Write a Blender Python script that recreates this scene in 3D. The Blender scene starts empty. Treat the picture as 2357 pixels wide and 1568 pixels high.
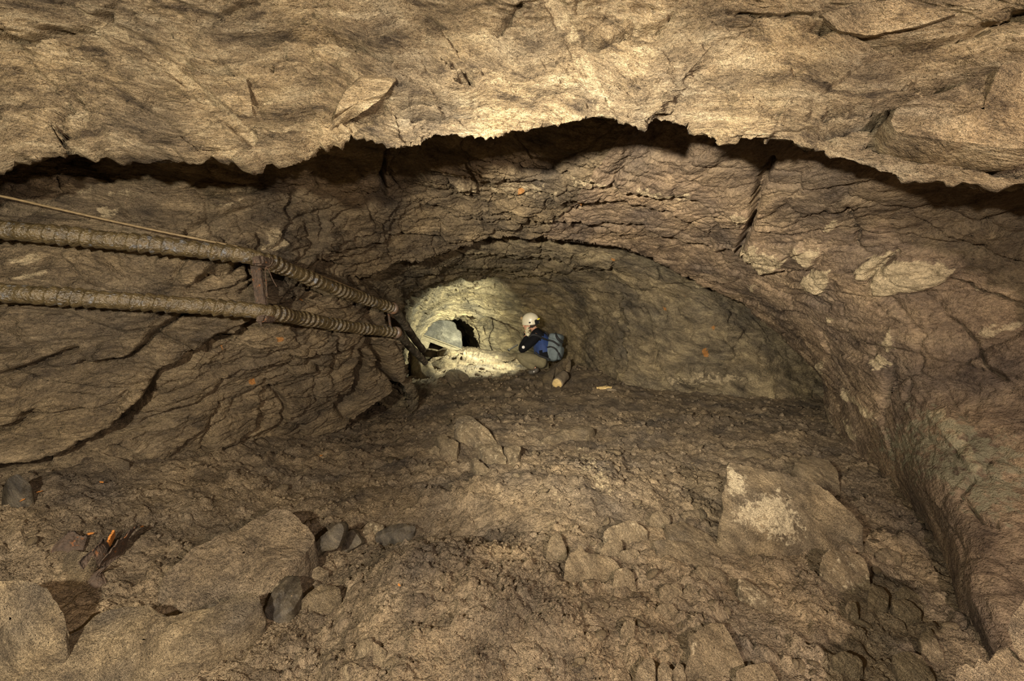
import bpy, bmesh, math, random
import numpy as np
from mathutils import Vector, Matrix, Euler

# ------------------------------------------------------------------ camera, light, exposure
sc = bpy.context.scene
COL = sc.collection
W, H = 2357, 1568
F = 917.0                                    # focal length in pixels (14 mm on full frame)
CX, CY = W / 2, H / 2
PITCH = math.radians(-10)
CAM = np.array([0.0, 0.0, 1.25])
AX = np.array([1.0, 0, 0])
AF = np.array([0, math.cos(PITCH), math.sin(PITCH)])
AU = np.array([0, -math.sin(PITCH), math.cos(PITCH)])

def cw(x, d, h):
    """camera-aligned metres (right, forward, up) -> world"""
    x = np.asarray(x, float); d = np.asarray(d, float); h = np.asarray(h, float)
    return CAM + x[..., None] * AX + d[..., None] * AF + h[..., None] * AU

def px(x, y, d):
    """a point seen at pixel x, y that stands d metres in front of the camera"""
    x = np.asarray(x, float); y = np.asarray(y, float); d = np.asarray(d, float)
    return cw((x - CX) / F * d, d, (CY - y) / F * d)

def to_px(P):
    Q = P - CAM
    d = Q @ AF
    ds = np.where(np.abs(d) < 1e-3, 1e-3, d)
    return CX + F * (Q @ AX) / ds, CY - F * (Q @ AU) / ds, d

cam = bpy.data.objects.new('camera', bpy.data.cameras.new('camera'))
COL.objects.link(cam)
cam.location = CAM
cam.rotation_euler = (math.pi / 2 + PITCH, 0, 0)
cam.data.sensor_width = 36.0
cam.data.lens = F * 36.0 / W
cam.data.clip_start = 0.02
sc.camera = cam

world = bpy.data.worlds.new('mine_darkness')
sc.world = world
world.use_nodes = True
world.node_tree.nodes['Background'].inputs[0].default_value = (0.0, 0.0, 0.0, 1)
world.node_tree.nodes['Background'].inputs[1].default_value = 0.0

def lamp(name, loc, power, color, radius=0.06):
    l = bpy.data.lights.new(name, 'POINT')
    l.energy = power; l.color = color; l.shadow_soft_size = radius
    o = bpy.data.objects.new(name, l); COL.objects.link(o)
    o.location = loc
    return o

# hand lamps of the photographer, standing beside and behind the camera
lamp('hand_lamp_left', cw(-0.75, -0.35, 0.20), 165, (1.0, 0.91, 0.76), 0.03)
lamp('hand_lamp_right', cw(0.80, -0.45, 0.20), 118, (1.0, 0.81, 0.69), 0.03)

def spot_lamp(name, loc, aim, power, color, size, blend, radius=0.04):
    l = bpy.data.lights.new(name, 'SPOT')
    l.energy = power; l.color = color; l.spot_size = math.radians(size); l.spot_blend = blend; l.shadow_soft_size = radius
    o = bpy.data.objects.new(name, l); COL.objects.link(o)
    o.location = loc
    o.rotation_euler = (Vector(aim) - Vector(loc)).to_track_quat('-Z', 'Y').to_euler()
    return o
# added spot beside the camera, brightens the arch and side chamber
spot_lamp('added_fill_spot', cw(-0.55, -0.20, 0.24), px(1430, 740, 4), 720, (1.0, 0.91, 0.76), 66, 1.0)

sc.cycles.max_bounces = 5
sc.cycles.diffuse_bounces = 3
sc.cycles.glossy_bounces = 2
sc.view_settings.view_transform = 'Standard'
sc.view_settings.look = 'None'
sc.view_settings.gamma = 1.0
sc.view_settings.use_curve_mapping = False
sc.view_settings.exposure = 0.85

# ------------------------------------------------------------------ noise
_rs = np.random.RandomState(7)
_PERM = np.tile(_rs.permutation(256), 3).astype(np.int32)
_G = _rs.normal(size=(256, 3)); _G = (_G / np.linalg.norm(_G, axis=1)[:, None]).astype(np.float32)

def perlin(P):
    sh = P.shape[:-1]
    P = P.reshape(-1, 3).astype(np.float32)
    i = np.floor(P).astype(np.int32)
    f = P - i
    i &= 255
    u = f * f * f * (f * (f * 6 - 15) + 10)
    out = np.zeros(len(P), np.float32)
    for a in (0, 1):
        pa = _PERM[i[:, 0] + a]
        wa = u[:, 0] if a else 1 - u[:, 0]
        for b in (0, 1):
            pb = _PERM[pa + i[:, 1] + b]
            wb = wa * (u[:, 1] if b else 1 - u[:, 1])
            for c in (0, 1):
                g = _G[_PERM[pb + i[:, 2] + c]]
                v = g[:, 0] * (f[:, 0] - a) + g[:, 1] * (f[:, 1] - b) + g[:, 2] * (f[:, 2] - c)
                out += wb * (u[:, 2] if c else 1 - u[:, 2]) * v
    return out.reshape(sh) * 1.5

def fbm(P, freq, octs=4, gain=0.5, seed=0.0):
    a, s = 1.0, 0.0
    for k in range(octs):
        s = s + a * perlin(P * freq + (seed + 17.3 * k))
        freq *= 2.03; a *= gain
    return s

def ridge(P, freq, octs=4, gain=0.55, seed=0.0):
    a, s = 1.0, 0.0
    for k in range(octs):
        s = s + a * (1 - 2 * np.abs(perlin(P * freq + (seed + 11.7 * k))))
        freq *= 2.1; a *= gain
    return s

def worley(P, freq, seed=0):
    """(F1, F2 - F1, random value of the nearest cell)"""
    sh = P.shape[:-1]
    Q = (P.reshape(-1, 3) * freq).astype(np.float32)
    i = np.floor(Q).astype(np.int32)
    n = len(Q)
    f1 = np.full(n, 9, np.float32); f2 = np.full(n, 9, np.float32); r = np.zeros(n, np.float32)
    for a in (-1, 0, 1):
        for b in (-1, 0, 1):
            for c in (-1, 0, 1):
                h = _PERM[(_PERM[(_PERM[(i[:, 0] + a + seed) & 255] + i[:, 1] + b) & 255] + i[:, 2] + c) & 255]
                o = _G[h] * 0.45 + 0.5
                d = ((i[:, 0] + a + o[:, 0] - Q[:, 0]) ** 2 + (i[:, 1] + b + o[:, 1] - Q[:, 1]) ** 2
                     + (i[:, 2] + c + o[:, 2] - Q[:, 2]) ** 2)
                near = d < f1
                f2 = np.where(near, f1, np.minimum(f2, d))
                f1 = np.where(near, d, f1)
                r = np.where(near, h / 255.0, r)
    f1 = np.sqrt(f1); f2 = np.sqrt(f2)
    return f1.reshape(sh), (f2 - f1).reshape(sh), r.reshape(sh)

def sstep(a, b, x):
    t = np.clip((x - a) / (b - a), 0, 1)
    return t * t * (3 - 2 * t)

# ------------------------------------------------------------------ mesh helpers
def link(o, parent=None):
    COL.objects.link(o)
    if parent is not None:
        o.parent = parent
    return o

def tag(o, label=None, cat=None, group=None, kind=None):
    if label: o['label'] = label
    if cat: o['category'] = cat
    if group: o['group'] = group
    if kind: o['kind'] = kind
    return o

def mesh_np(name, V, Q, mat, attrs=None, smooth=True, tri=False):
    """V (n,3), Q (m,3|4) numpy arrays -> mesh"""
    me = bpy.data.meshes.new(name)
    V = np.ascontiguousarray(V, np.float32); Q = np.ascontiguousarray(Q, np.int32)
    k = Q.shape[1]
    me.vertices.add(len(V)); me.vertices.foreach_set('co', V.ravel())
    me.loops.add(Q.size); me.loops.foreach_set('vertex_index', Q.ravel())
    me.polygons.add(len(Q))
    me.polygons.foreach_set('loop_start', np.arange(0, Q.size, k, dtype=np.int32))
    me.polygons.foreach_set('loop_total', np.full(len(Q), k, np.int32))
    me.polygons.foreach_set('use_smooth', np.full(len(Q), smooth, bool))
    for an, av in (attrs or {}).items():
        a = me.attributes.new(an, 'FLOAT', 'POINT')
        a.data.foreach_set('value', np.ascontiguousarray(av, np.float32).ravel())
    me.materials.append(mat)
    me.update(calc_edges=True)
    return me

def grid_faces(nr, nc, mask=None, flip=False):
    r, c = np.meshgrid(np.arange(nr - 1), np.arange(nc - 1), indexing='ij')
    a = (r * nc + c)
    q = np.stack([a, a + 1, a + nc + 1, a + nc], -1)
    if flip: q = q[..., ::-1]
    if mask is not None:
        return q[mask]
    return q.reshape(-1, 4)

def grid_obj(name, G, mat, attrs, mask=None, flip=False):
    nr, nc = G.shape[:2]
    Q = grid_faces(nr, nc, mask, flip)
    used = np.unique(Q)
    re = np.full(nr * nc, -1, np.int64); re[used] = np.arange(len(used))
    V = G.reshape(-1, 3)[used]
    at = {k: v.reshape(-1)[used] for k, v in attrs.items()}
    return link(bpy.data.objects.new(name, mesh_np(name, V, re[Q], mat, at)))

def grid_normals(G):
    du = np.gradient(G, axis=1); dv = np.gradient(G, axis=0)
    n = np.cross(du, dv)
    return n / (np.linalg.norm(n, axis=-1, keepdims=True) + 1e-9)

# ------------------------------------------------------------------ materials
def nodes_of(m):
    m.use_nodes = True
    nt = m.node_tree
    return nt, nt.nodes, nt.links

def rock_mat(name, dark, mid, light, pale=(0.40, 0.32, 0.19), axis=(0, 0, 1), stretch=5.0, scale=5.0,
             rough=0.72, bump=0.35, glint=0.35, wet_rough=0.10, spec=0.28):
    """layered rock: streaks lie across `axis`; the attributes pale, rust, green and wet mark patches of the rock"""
    m = bpy.data.materials.new(name)
    nt, N, L = nodes_of(m)
    bs = N['Principled BSDF']
    tc = N.new('ShaderNodeTexCoord')
    # rotate so that axis becomes z, then squash across the layers
    ax = Vector(axis).normalized()
    eul = ax.rotation_difference(Vector((0, 0, 1))).to_euler()
    rot = N.new('ShaderNodeMapping'); rot.inputs['Rotation'].default_value = eul
    L.new(tc.outputs['Object'], rot.inputs['Vector'])
    wz = N.new('ShaderNodeTexNoise'); wz.inputs['Scale'].default_value = 2.3; wz.inputs['Detail'].default_value = 1
    L.new(tc.outputs['Object'], wz.inputs['Vector'])
    wa = N.new('ShaderNodeMixRGB'); wa.blend_type = 'ADD'; wa.inputs[0].default_value = 0.28
    L.new(rot.outputs[0], wa.inputs[1]); L.new(wz.outputs['Color'], wa.inputs[2])
    sq = N.new('ShaderNodeMapping'); sq.inputs['Scale'].default_value = (1, 1, stretch)
    L.new(wa.outputs[0], sq.inputs['Vector'])

    def noise(src, sc_, det=6, ro=0.6):
        n = N.new('ShaderNodeTexNoise'); n.inputs['Scale'].default_value = sc_
        n.inputs['Detail'].default_value = det; n.inputs['Roughness'].default_value = ro
        L.new(src, n.inputs['Vector']); return n
    def ramp(src, stops):
        r = N.new('ShaderNodeValToRGB')
        e = r.color_ramp.elements
        while len(e) < len(stops): e.new(0.5)
        for el, (p, c) in zip(e, stops):
            el.position = p; el.color = c if len(c) == 4 else (*c, 1)
        L.new(src, r.inputs[0]); return r
    def mix(fac, a, b, mode='MIX'):
        x = N.new('ShaderNodeMixRGB'); x.blend_type = mode
        for s, v in ((x.inputs[0], fac), (x.inputs[1], a), (x.inputs[2], b)):
            if hasattr(v, 'is_linked') or hasattr(v, 'links'): L.new(v, s)
            else: s.default_value = v if isinstance(v, float) else (*v, 1)
        return x
    def math_(op, a, b):
        x = N.new('ShaderNodeMath'); x.operation = op
        for s, v in ((x.inputs[0], a), (x.inputs[1], b)):
            if hasattr(v, 'links'): L.new(v, s)
            else: s.default_value = v
        return x
    n1 = noise(sq.outputs[0], scale, 6, 0.68)
    c1 = ramp(n1.outputs['Fac'], [(0.33, dark), (0.50, mid), (0.67, light)])
    n2 = noise(tc.outputs['Object'], scale * 0.55, 3, 0.55)
    v2 = ramp(n2.outputs['Fac'], [(0.3, (0.55, 0.55, 0.58)), (0.7, (1.35, 1.28, 1.12))])
    c2 = mix(1.0, c1.outputs[0], v2.outputs[0], 'MULTIPLY')
    n3 = noise(sq.outputs[0], scale * 11, 3, 0.75)
    v3 = ramp(n3.outputs['Fac'], [(0.30, (0.42, 0.42, 0.42)), (0.70, (1.55, 1.55, 1.55))])
    c3 = mix(0.8, c2.outputs[0], v3.outputs[0], 'MULTIPLY')
    # marked patches
    def attr(nm):
        a = N.new('ShaderNodeAttribute'); a.attribute_name = nm; return a.outputs['Fac']
    nP = noise(tc.outputs['Object'], scale * 5, 3, 0.65)
    def patch(nm, edge=0.5):
        s = math_('ADD', attr(nm), nP.outputs['Fac'])
        r = ramp(s.outputs[0], [(0.72, (0, 0, 0)), (0.86, (1, 1, 1))])
        return r.outputs[0]
    pl = mix(0.5, c3.outputs[0], pale)
    plv = mix(0.8, pale, v3.outputs[0], 'MULTIPLY')
    pp = math_('MULTIPLY', patch('pale'), 0.68)
    c4 = mix(pp.outputs[0], c3.outputs[0], plv.outputs[0])
    c5 = mix(math_('MULTIPLY', patch('green'), 0.7).outputs[0], c4.outputs[0], (0.17, 0.16, 0.10))
    c6 = mix(math_('MULTIPLY', patch('rust'), 0.75).outputs[0], c5.outputs[0], (0.36, 0.15, 0.03))
    # white mineral specks, their glint painted in as pale colour
    vo = N.new('ShaderNodeTexVoronoi'); vo.inputs['Scale'].default_value = scale * 16
    L.new(sq.outputs[0], vo.inputs['Vector'])
    gl = ramp(vo.outputs['Distance'], [(0.06, (1, 1, 1)), (0.2, (0, 0, 0))])
    gm = math_('MULTIPLY', gl.outputs[0], ramp(n2.outputs['Fac'], [(0.45, (0, 0, 0)), (0.62, (1, 1, 1))]).outputs[0])
    g2 = math_('MULTIPLY', gm.outputs[0], glint)
    c7 = mix(g2.outputs[0], c6.outputs[0], (0.55, 0.50, 0.42))
    wet = attr('wet')
    c8 = mix(math_('MULTIPLY', wet, 0.45).outputs[0], c7.outputs[0], (0.03, 0.022, 0.012))
    L.new(c8.outputs[0], bs.inputs['Base Color'])
    rr = N.new('ShaderNodeMapRange'); rr.inputs['To Min'].default_value = rough; rr.inputs['To Max'].default_value = wet_rough
    L.new(wet, rr.inputs['Value'])
    rv = math_('SUBTRACT', rr.outputs[0], math_('MULTIPLY', g2.outputs[0], 0.5).outputs[0])
    L.new(rv.outputs[0], bs.inputs['Roughness'])
    bs.inputs['Specular IOR Level'].default_value = spec
    # relief
    b1 = N.new('ShaderNodeBump'); b1.inputs['Strength'].default_value = bump; b1.inputs['Distance'].default_value = 0.05
    nb = noise(sq.outputs[0], scale * 2.2, 5, 0.72)
    L.new(nb.outputs['Fac'], b1.inputs['Height'])
    b2 = N.new('ShaderNodeBump'); b2.inputs['Strength'].default_value = bump; b2.inputs['Distance'].default_value = 0.014
    nb2 = noise(tc.outputs['Object'], scale * 14, 3, 0.75)
    L.new(nb2.outputs['Fac'], b2.inputs['Height']); L.new(b1.outputs[0], b2.inputs['Normal'])
    L.new(b2.outputs[0], bs.inputs['Normal'])
    return m

def plain(name, color, rough=0.6, metal=0.0, var=0.25, vscale=25.0, bump=0.0, bscale=60.0, spec=0.5, second=None, thr=(0.5, 0.62)):
    m = bpy.data.materials.new(name)
    nt, N, L = nodes_of(m)
    bs = N['Principled BSDF']
    tc = N.new('ShaderNodeTexCoord')
    n = N.new('ShaderNodeTexNoise'); n.inputs['Scale'].default_value = vscale; n.inputs['Detail'].default_value = 6
    n.inputs['Roughness'].default_value = 0.65
    L.new(tc.outputs['Object'], n.inputs['Vector'])
    r = N.new('ShaderNodeValToRGB')
    r.color_ramp.elements[0].position = 0.3; r.color_ramp.elements[1].position = 0.7
    r.color_ramp.elements[0].color = (*[c * (1 - var) for c in color], 1)
    r.color_ramp.elements[1].color = (*[min(1, c * (1 + var)) for c in color], 1)
    L.new(n.outputs['Fac'], r.inputs[0])
    out = r.outputs[0]
    if second:
        n2 = N.new('ShaderNodeTexNoise'); n2.inputs['Scale'].default_value = vscale * 0.6; n2.inputs['Detail'].default_value = 7
        n2.inputs['Roughness'].default_value = 0.7
        mp = N.new('ShaderNodeMapping'); mp.inputs['Location'].default_value = (3.1, 7.7, 1.9)
        L.new(tc.outputs['Object'], mp.inputs[0]); L.new(mp.outputs[0], n2.inputs['Vector'])
        r2 = N.new('ShaderNodeValToRGB'); r2.color_ramp.elements[0].position = thr[0]; r2.color_ramp.elements[1].position = thr[1]
        L.new(n2.outputs['Fac'], r2.inputs[0])
        mx = N.new('ShaderNodeMixRGB'); L.new(r2.outputs[0], mx.inputs[0]); L.new(out, mx.inputs[1])
        mx.inputs[2].default_value = (*second, 1); out = mx.outputs[0]
    L.new(out, bs.inputs['Base Color'])
    bs.inputs['Roughness'].default_value = rough
    bs.inputs['Metallic'].default_value = metal
    bs.inputs['Specular IOR Level'].default_value = spec
    if bump:
        nb = N.new('ShaderNodeTexNoise'); nb.inputs['Scale'].default_value = bscale; nb.inputs['Detail'].default_value = 5
        L.new(tc.outputs['Object'], nb.inputs['Vector'])
        b = N.new('ShaderNodeBump'); b.inputs['Strength'].default_value = bump; b.inputs['Distance'].default_value = 0.01
        L.new(nb.outputs['Fac'], b.inputs['Height']); L.new(b.outputs[0], bs.inputs['Normal'])
    return m

FOL = (0.10, -0.42, 0.90)                    # normal of the rock's layers
M_CEIL = rock_mat('ceiling_schist', (0.055, 0.040, 0.024), (0.205, 0.158, 0.096), (0.330, 0.275, 0.182), axis=FOL, stretch=4.5, scale=5.0, bump=0.8, glint=0.55)
M_WALL = rock_mat('wall_schist', (0.056, 0.042, 0.026), (0.131, 0.100, 0.061), (0.212, 0.166, 0.103), axis=(0.15, -0.25, 0.95), stretch=3.0, scale=4.5, bump=0.75, glint=0.2)
M_RIGHT = rock_mat('right_wall_schist', (0.075, 0.053, 0.036), (0.156, 0.114, 0.076), (0.225, 0.169, 0.109), axis=(-0.5, -0.1, 0.85), stretch=2.2, scale=4.5, bump=0.65, glint=0.25)
M_INNER = rock_mat('inner_schist', (0.056, 0.045, 0.028), (0.143, 0.115, 0.072), (0.250, 0.206, 0.125), axis=(0.2, -0.2, 0.95), stretch=3.0, scale=4.0, bump=0.8, glint=0.3)
M_FLOOR = rock_mat('floor_mud', (0.082, 0.062, 0.040), (0.168, 0.130, 0.084), (0.240, 0.190, 0.127), axis=(0, 0, 1), stretch=1.2, scale=6.0, bump=0.9, glint=0.08, spec=0.3)
M_STONE = rock_mat('loose_stone', (0.106, 0.081, 0.050), (0.206, 0.161, 0.100), (0.305, 0.244, 0.156), pale=(0.60, 0.50, 0.32), axis=(0.5, 0.3, 0.8), stretch=2.5, scale=9.0, bump=0.85, glint=0.15)

# ------------------------------------------------------------------ the cave shell
PC = np.array([1068.0, 775.0])               # the far hole: every rim of the tunnel is seen around it

def contour(pts, th):
    """rim through (px, py, depth) points, sampled at the angles th around the far hole"""
    p = np.array(pts, float)
    dx, dy = p[:, 0] - PC[0], -(p[:, 1] - PC[1])
    a = np.degrees(np.arctan2(dy, dx))
    a = np.where(a < -100, a + 360, a)
    r = np.hypot(dx, dy)
    o = np.argsort(a)
    return np.interp(th, a[o], r[o]), np.interp(th, a[o], p[o, 2])

def rim(rho, d, th):
    t = np.radians(th)
    return px(PC[0] + rho * np.cos(t), PC[1] - rho * np.sin(t), d)

def rows_of(rings, counts, sharp=()):
    """Catmull-Rom rows through the rings; rings listed in sharp keep an edge"""
    out = []
    n = len(rings)
    for k in range(n - 1):
        p1, p2 = rings[k], rings[k + 1]
        p0 = rings[k - 1] if k > 0 and k not in sharp else p1 * 2 - p2
        p3 = rings[k + 2] if k + 2 < n and (k + 1) not in sharp else p2 * 2 - p1
        m = counts[k]
        for t in np.linspace(0, 1, m, endpoint=(k == n - 2)):
            out.append(0.5 * (2 * p1 + (p2 - p0) * t + (2 * p0 - 5 * p1 + 4 * p2 - p3) * t * t
                              + (3 * p1 - p0 - 3 * p2 + p3) * t ** 3))
    return np.array(out)

def poly_sd(X, Y, poly):
    """signed distance in pixels to a polygon, positive inside"""
    p = np.array(poly, float); q = np.roll(p, -1, 0)
    best = np.full(X.shape, 1e9); inside = np.zeros(X.shape, bool)
    for (x0, y0), (x1, y1) in zip(p, q):
        ex, ey = x1 - x0, y1 - y0
        t = np.clip(((X - x0) * ex + (Y - y0) * ey) / (ex * ex + ey * ey + 1e-9), 0, 1)
        best = np.minimum(best, np.hypot(X - x0 - t * ex, Y - y0 - t * ey))
        cond = ((y0 > Y) != (y1 > Y)) & (X < ex * (Y - y0) / (ey if abs(ey) > 1e-9 else 1e-9) + x0)
        inside ^= cond
    return np.where(inside, best, -best)

def line_sd(X, Y, pts):
    """(distance, side: +1 below/right of the line when drawn left to right)"""
    best = np.full(X.shape, 1e9); side = np.zeros(X.shape)
    for (x0, y0), (x1, y1) in zip(pts[:-1], pts[1:]):
        ex, ey = x1 - x0, y1 - y0
        t = np.clip(((X - x0) * ex + (Y - y0) * ey) / (ex * ex + ey * ey + 1e-9), 0, 1)
        d = np.hypot(X - x0 - t * ex, Y - y0 - t * ey)
        s = np.sign(ex * (Y - y0) - ey * (X - x0))
        m = d < best
        best = np.where(m, d, best); side = np.where(m, s, side)
    return best, side

def crop(pts, ox, oy, k):
    return [(ox + k * x, oy + k * y) for x, y in pts]

def c2(*p): return crop(p, 0, 400, 0.4243)
def c3(*p): return crop(p, 0, 0, 0.509)
def c4(*p): return crop(p, 1100, 0, 0.533)
def c5(*p): return crop(p, 1400, 480, 0.406)
def c1(*p): return crop(p, 880, 540, 0.2551)
def c6(*p): return crop(p, 0, 960, 0.4667)
def c7(*p): return crop(p, 800, 850, 0.458)
def c8(*p): return crop(p, 1550, 900, 0.426)
def cA(*p): return crop(p, 960, 900, 0.1659)
def cB(*p): return crop(p, 940, 660, 0.1403)
def cC(*p): return crop(p, 1200, 1150, 0.2666)
def cD(*p): return crop(p, 600, 1180, 0.2474)
def cE(*p): return crop(p, 1200, 820, 0.1103)

# cracks and ledges: (line, groove width px, groove depth m, step m, step decay px); a step makes the upper side stand proud
LEDGE_B = [
    (c2((-100, 1600), (150, 1560), (270, 1545), (420, 1470), (560, 1390), (650, 1350), (760, 1260), (800, 1180), (830, 1110), (900, 1060), (1000, 1010), (1080, 940), (1180, 900), (1290, 880), (1390, 790)), 7, .10, .075, 60),
    (c2((0, 1090), (160, 1040), (260, 1000), (400, 940)), 4, .05, .03, 40),
    (c2((450, 1020), (560, 1020), (700, 990), (780, 930), (850, 830), (960, 780), (1000, 760)), 4, .06, .04, 45),
    (c2((0, 1385), (80, 1350), (130, 1310)), 6, .08, .05, 40),
    (c2((130, 1310), (110, 1240), (160, 1100)), 3, .03, 0, 30),
    (c2((1080, 580), (1150, 525), (1250, 510), (1300, 480)), 5, .07, .04, 35),
    (c2((1130, 640), (1240, 620), (1350, 560)), 3, .04, .02, 25),
    (c2((1400, 720), (1560, 720), (1680, 660), (1690, 600)), 6, .08, .05, 40),
    (c2((1390, 340), (1410, 380), (1420, 450)), 4, .06, 0, 30),
    (c2((1830, 850), (1830, 1000), (1800, 1120)), 4, .06, 0, 30),
    (c2((2035, 720), (2020, 900), (1970, 970), (1950, 1100), (1930, 1200), (1860, 1270)), 8, .16, 0, 30),
    (c2((2120, 690), (2050, 800), (2040, 920), (2080, 1050), (2150, 1150), (2220, 1290)), 8, .16, 0, 30),
    (c2((2110, 700), (2110, 850), (2200, 1000), (2230, 1150)), 5, .1, 0, 25),
    (c2((1690, 0), (1720, 50), (1660, 100)), 4, .04, 0, 30),
    (c2((1590, 60), (1570, 150), (1545, 200), (1570, 240)), 4, .05, 0, 30),
    (c2((2085, 0), (2090, 130), (1930, 180), (1790, 240)), 4, .05, .015, 30),
    (c2((1680, 280), (1700, 400), (1610, 500)), 5, .06, .03, 40),
    (c2((1000, 330), (1010, 280), (1220, 215), (1340, 190)), 3, .03, .015, 25),
    (c2((40, 565), (160, 540), (250, 500), (300, 460)), 3, .03, .02, 25),
    (c2((1720, 540), (1800, 640), (1690, 700)), 4, .05, .02, 30),
    (c2((1200, 1480), (1290, 1440), (1380, 1370), (1400, 1300)), 5, .07, .05, 40),
    (c2((1500, 1180), (1560, 1250), (1540, 1340)), 4, .06, .02, 30),
    (c2((640, 1330), (760, 1250)), 9, .1, .04, 40),
    (c2((1720, 500), (1850, 470), (1930, 440), (2040, 380), (2140, 270)), 4, .05, .03, 40),
    (c2((1750, 440), (1900, 330), (2060, 290), (2150, 180)), 3, .035, .02, 30),
    ([(1775, 365), (1745, 430), (1735, 500), (1708, 560), (1698, 580)], 6, .08, 0, 30),
    (c5((-200, 60), (0, 80), (200, 110), (300, 170), (450, 210), (600, 240), (720, 235)), 4, .06, .04, 40),
    (c5((-300, 20), (-100, -60), (100, -50), (300, 20), (500, 100)), 4, .05, .03, 40),
    (c5((1640, 250), (1550, 330), (1495, 370), (1500, 440), (1490, 470)), 5, .05, 0, 25),
    (c5((1970, 395), (2100, 460), (2200, 490), (2357, 550), (2500, 620)), 4, .05, .015, 25),
    (c5((1770, 50), (1900, 140), (2050, 190), (2200, 260), (2400, 320)), 3, .04, .02, 25),
    (c5((1580, 905), (1570, 990), (1545, 1060), (1540, 1100)), 5, .05, 0, 25),
    (c5((1700, 980), (1660, 1100)), 4, .04, 0, 25),
    (c5((2000, 660), (2060, 740), (2150, 900), (2230, 950)), 4, .04, .02, 25),
    (c5((1400, 220), (1420, 130), (1380, 60), (1370, 0)), 4, .05, 0, 25),
    (c5((740, 240), (850, 350), (1000, 360), (1100, 350)), 3, .03, .02, 25),
    (c8((1530, 580), (1560, 510), (1610, 455)), 4, .03, 0, 25),
    (c8((1570, 590), (1660, 690), (1750, 710)), 4, .03, .01, 25),
    ([(1000, 475), (1060, 500), (1130, 515), (1240, 505), (1330, 520), (1420, 540)], 4, .05, .035, 40),
    ([(830, 420), (880, 400), (950, 395), (1050, 400), (1180, 405)], 3, .04, .03, 35),
    ([(1300, 395), (1380, 420), (1480, 440), (1580, 450), (1640, 480)], 4, .05, .03, 30),
    ([(890, 350), (880, 400), (890, 450)], 4, .05, 0, 25),
    ([(700, 620), (760, 590), (830, 560), (930, 545), (1020, 550)], 4, .05, .03, 40),
]
LEDGE_A = [
    (c3((0, 130), (45, 180), (80, 200), (130, 270), (190, 330), (240, 390)), 4, .04, .02, 30),
    (c3((320, 400), (400, 500)), 5, .05, .02, 25),
    (c3((290, 460), (295, 560), (290, 620), (320, 690)), 6, .06, 0, 25),
    (c3((240, 130), (400, 120), (470, 60)), 6, .05, .03, 30),
    (c3((0, 170), (120, 180), (240, 140)), 5, .05, .02, 25),
    (c3((1110, 180), (1370, 170), (1480, 160), (1580, 185), (1700, 260), (1770, 280)), 4, .035, .03, 30),
    (c3((1250, 340), (1250, 300), (1270, 240)), 4, .04, 0, 20),
    (c3((670, 480), (690, 440), (830, 430), (940, 440)), 4, .035, .02, 30),
    (c3((690, 410), (810, 410), (900, 420), (960, 460)), 4, .035, .02, 25),
    (c3((1110, 545), (1250, 525), (1400, 500)), 4, .035, .025, 30),
    (c3((1500, 520), (1620, 500), (1740, 420), (1900, 440), (2100, 440), (2200, 430), (2300, 450)), 5, .05, .04, 30),
    (c3((1770, 460), (1900, 500), (2050, 500), (2200, 480)), 5, .05, .03, 25),
    (c3((2090, 390), (2130, 370), (2050, 310)), 5, .06, .03, 25),
    (c3((2250, 150), (2290, 90), (2357, 30)), 6, .03, .01, 20),
    (c3((830, 280), (900, 320), (1050, 345)), 4, .03, .02, 25),
    (c3((1010, 60), (1090, 30), (1160, 15)), 4, .03, .02, 25),
    (c3((1280, 100), (1400, 112), (1430, 105)), 4, .03, .02, 20),
    (c4((430, 170), (530, 180), (650, 130), (780, 100), (830, 60)), 5, .035, .02, 25),
    (c4((1280, 580), (1450, 570), (1600, 540), (1750, 500), (1850, 460)), 5, .05, .04, 30),
    (c4((1500, 500), (1700, 480), (1850, 455)), 5, .04, .03, 25),
    (c4((1450, 140), (1560, 130), (1700, 190), (1850, 215), (2050, 180), (2200, 120), (2400, 40)), 6, .045, .03, 30),
    (c4((1100, 60), (1250, 70), (1450, 60)), 4, .03, .02, 20),
    (c4((1830, 400), (1960, 380), (2100, 340), (2230, 330)), 4, .04, .03, 25),
    (c4((150, 380), (280, 385), (450, 395)), 3, .025, .015, 20),
    (c4((520, 355), (640, 350)), 3, .025, .015, 20),
    (c4((1700, 620), (1900, 650), (2100, 690), (2357, 740)), 4, .04, .03, 20),
]
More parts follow.
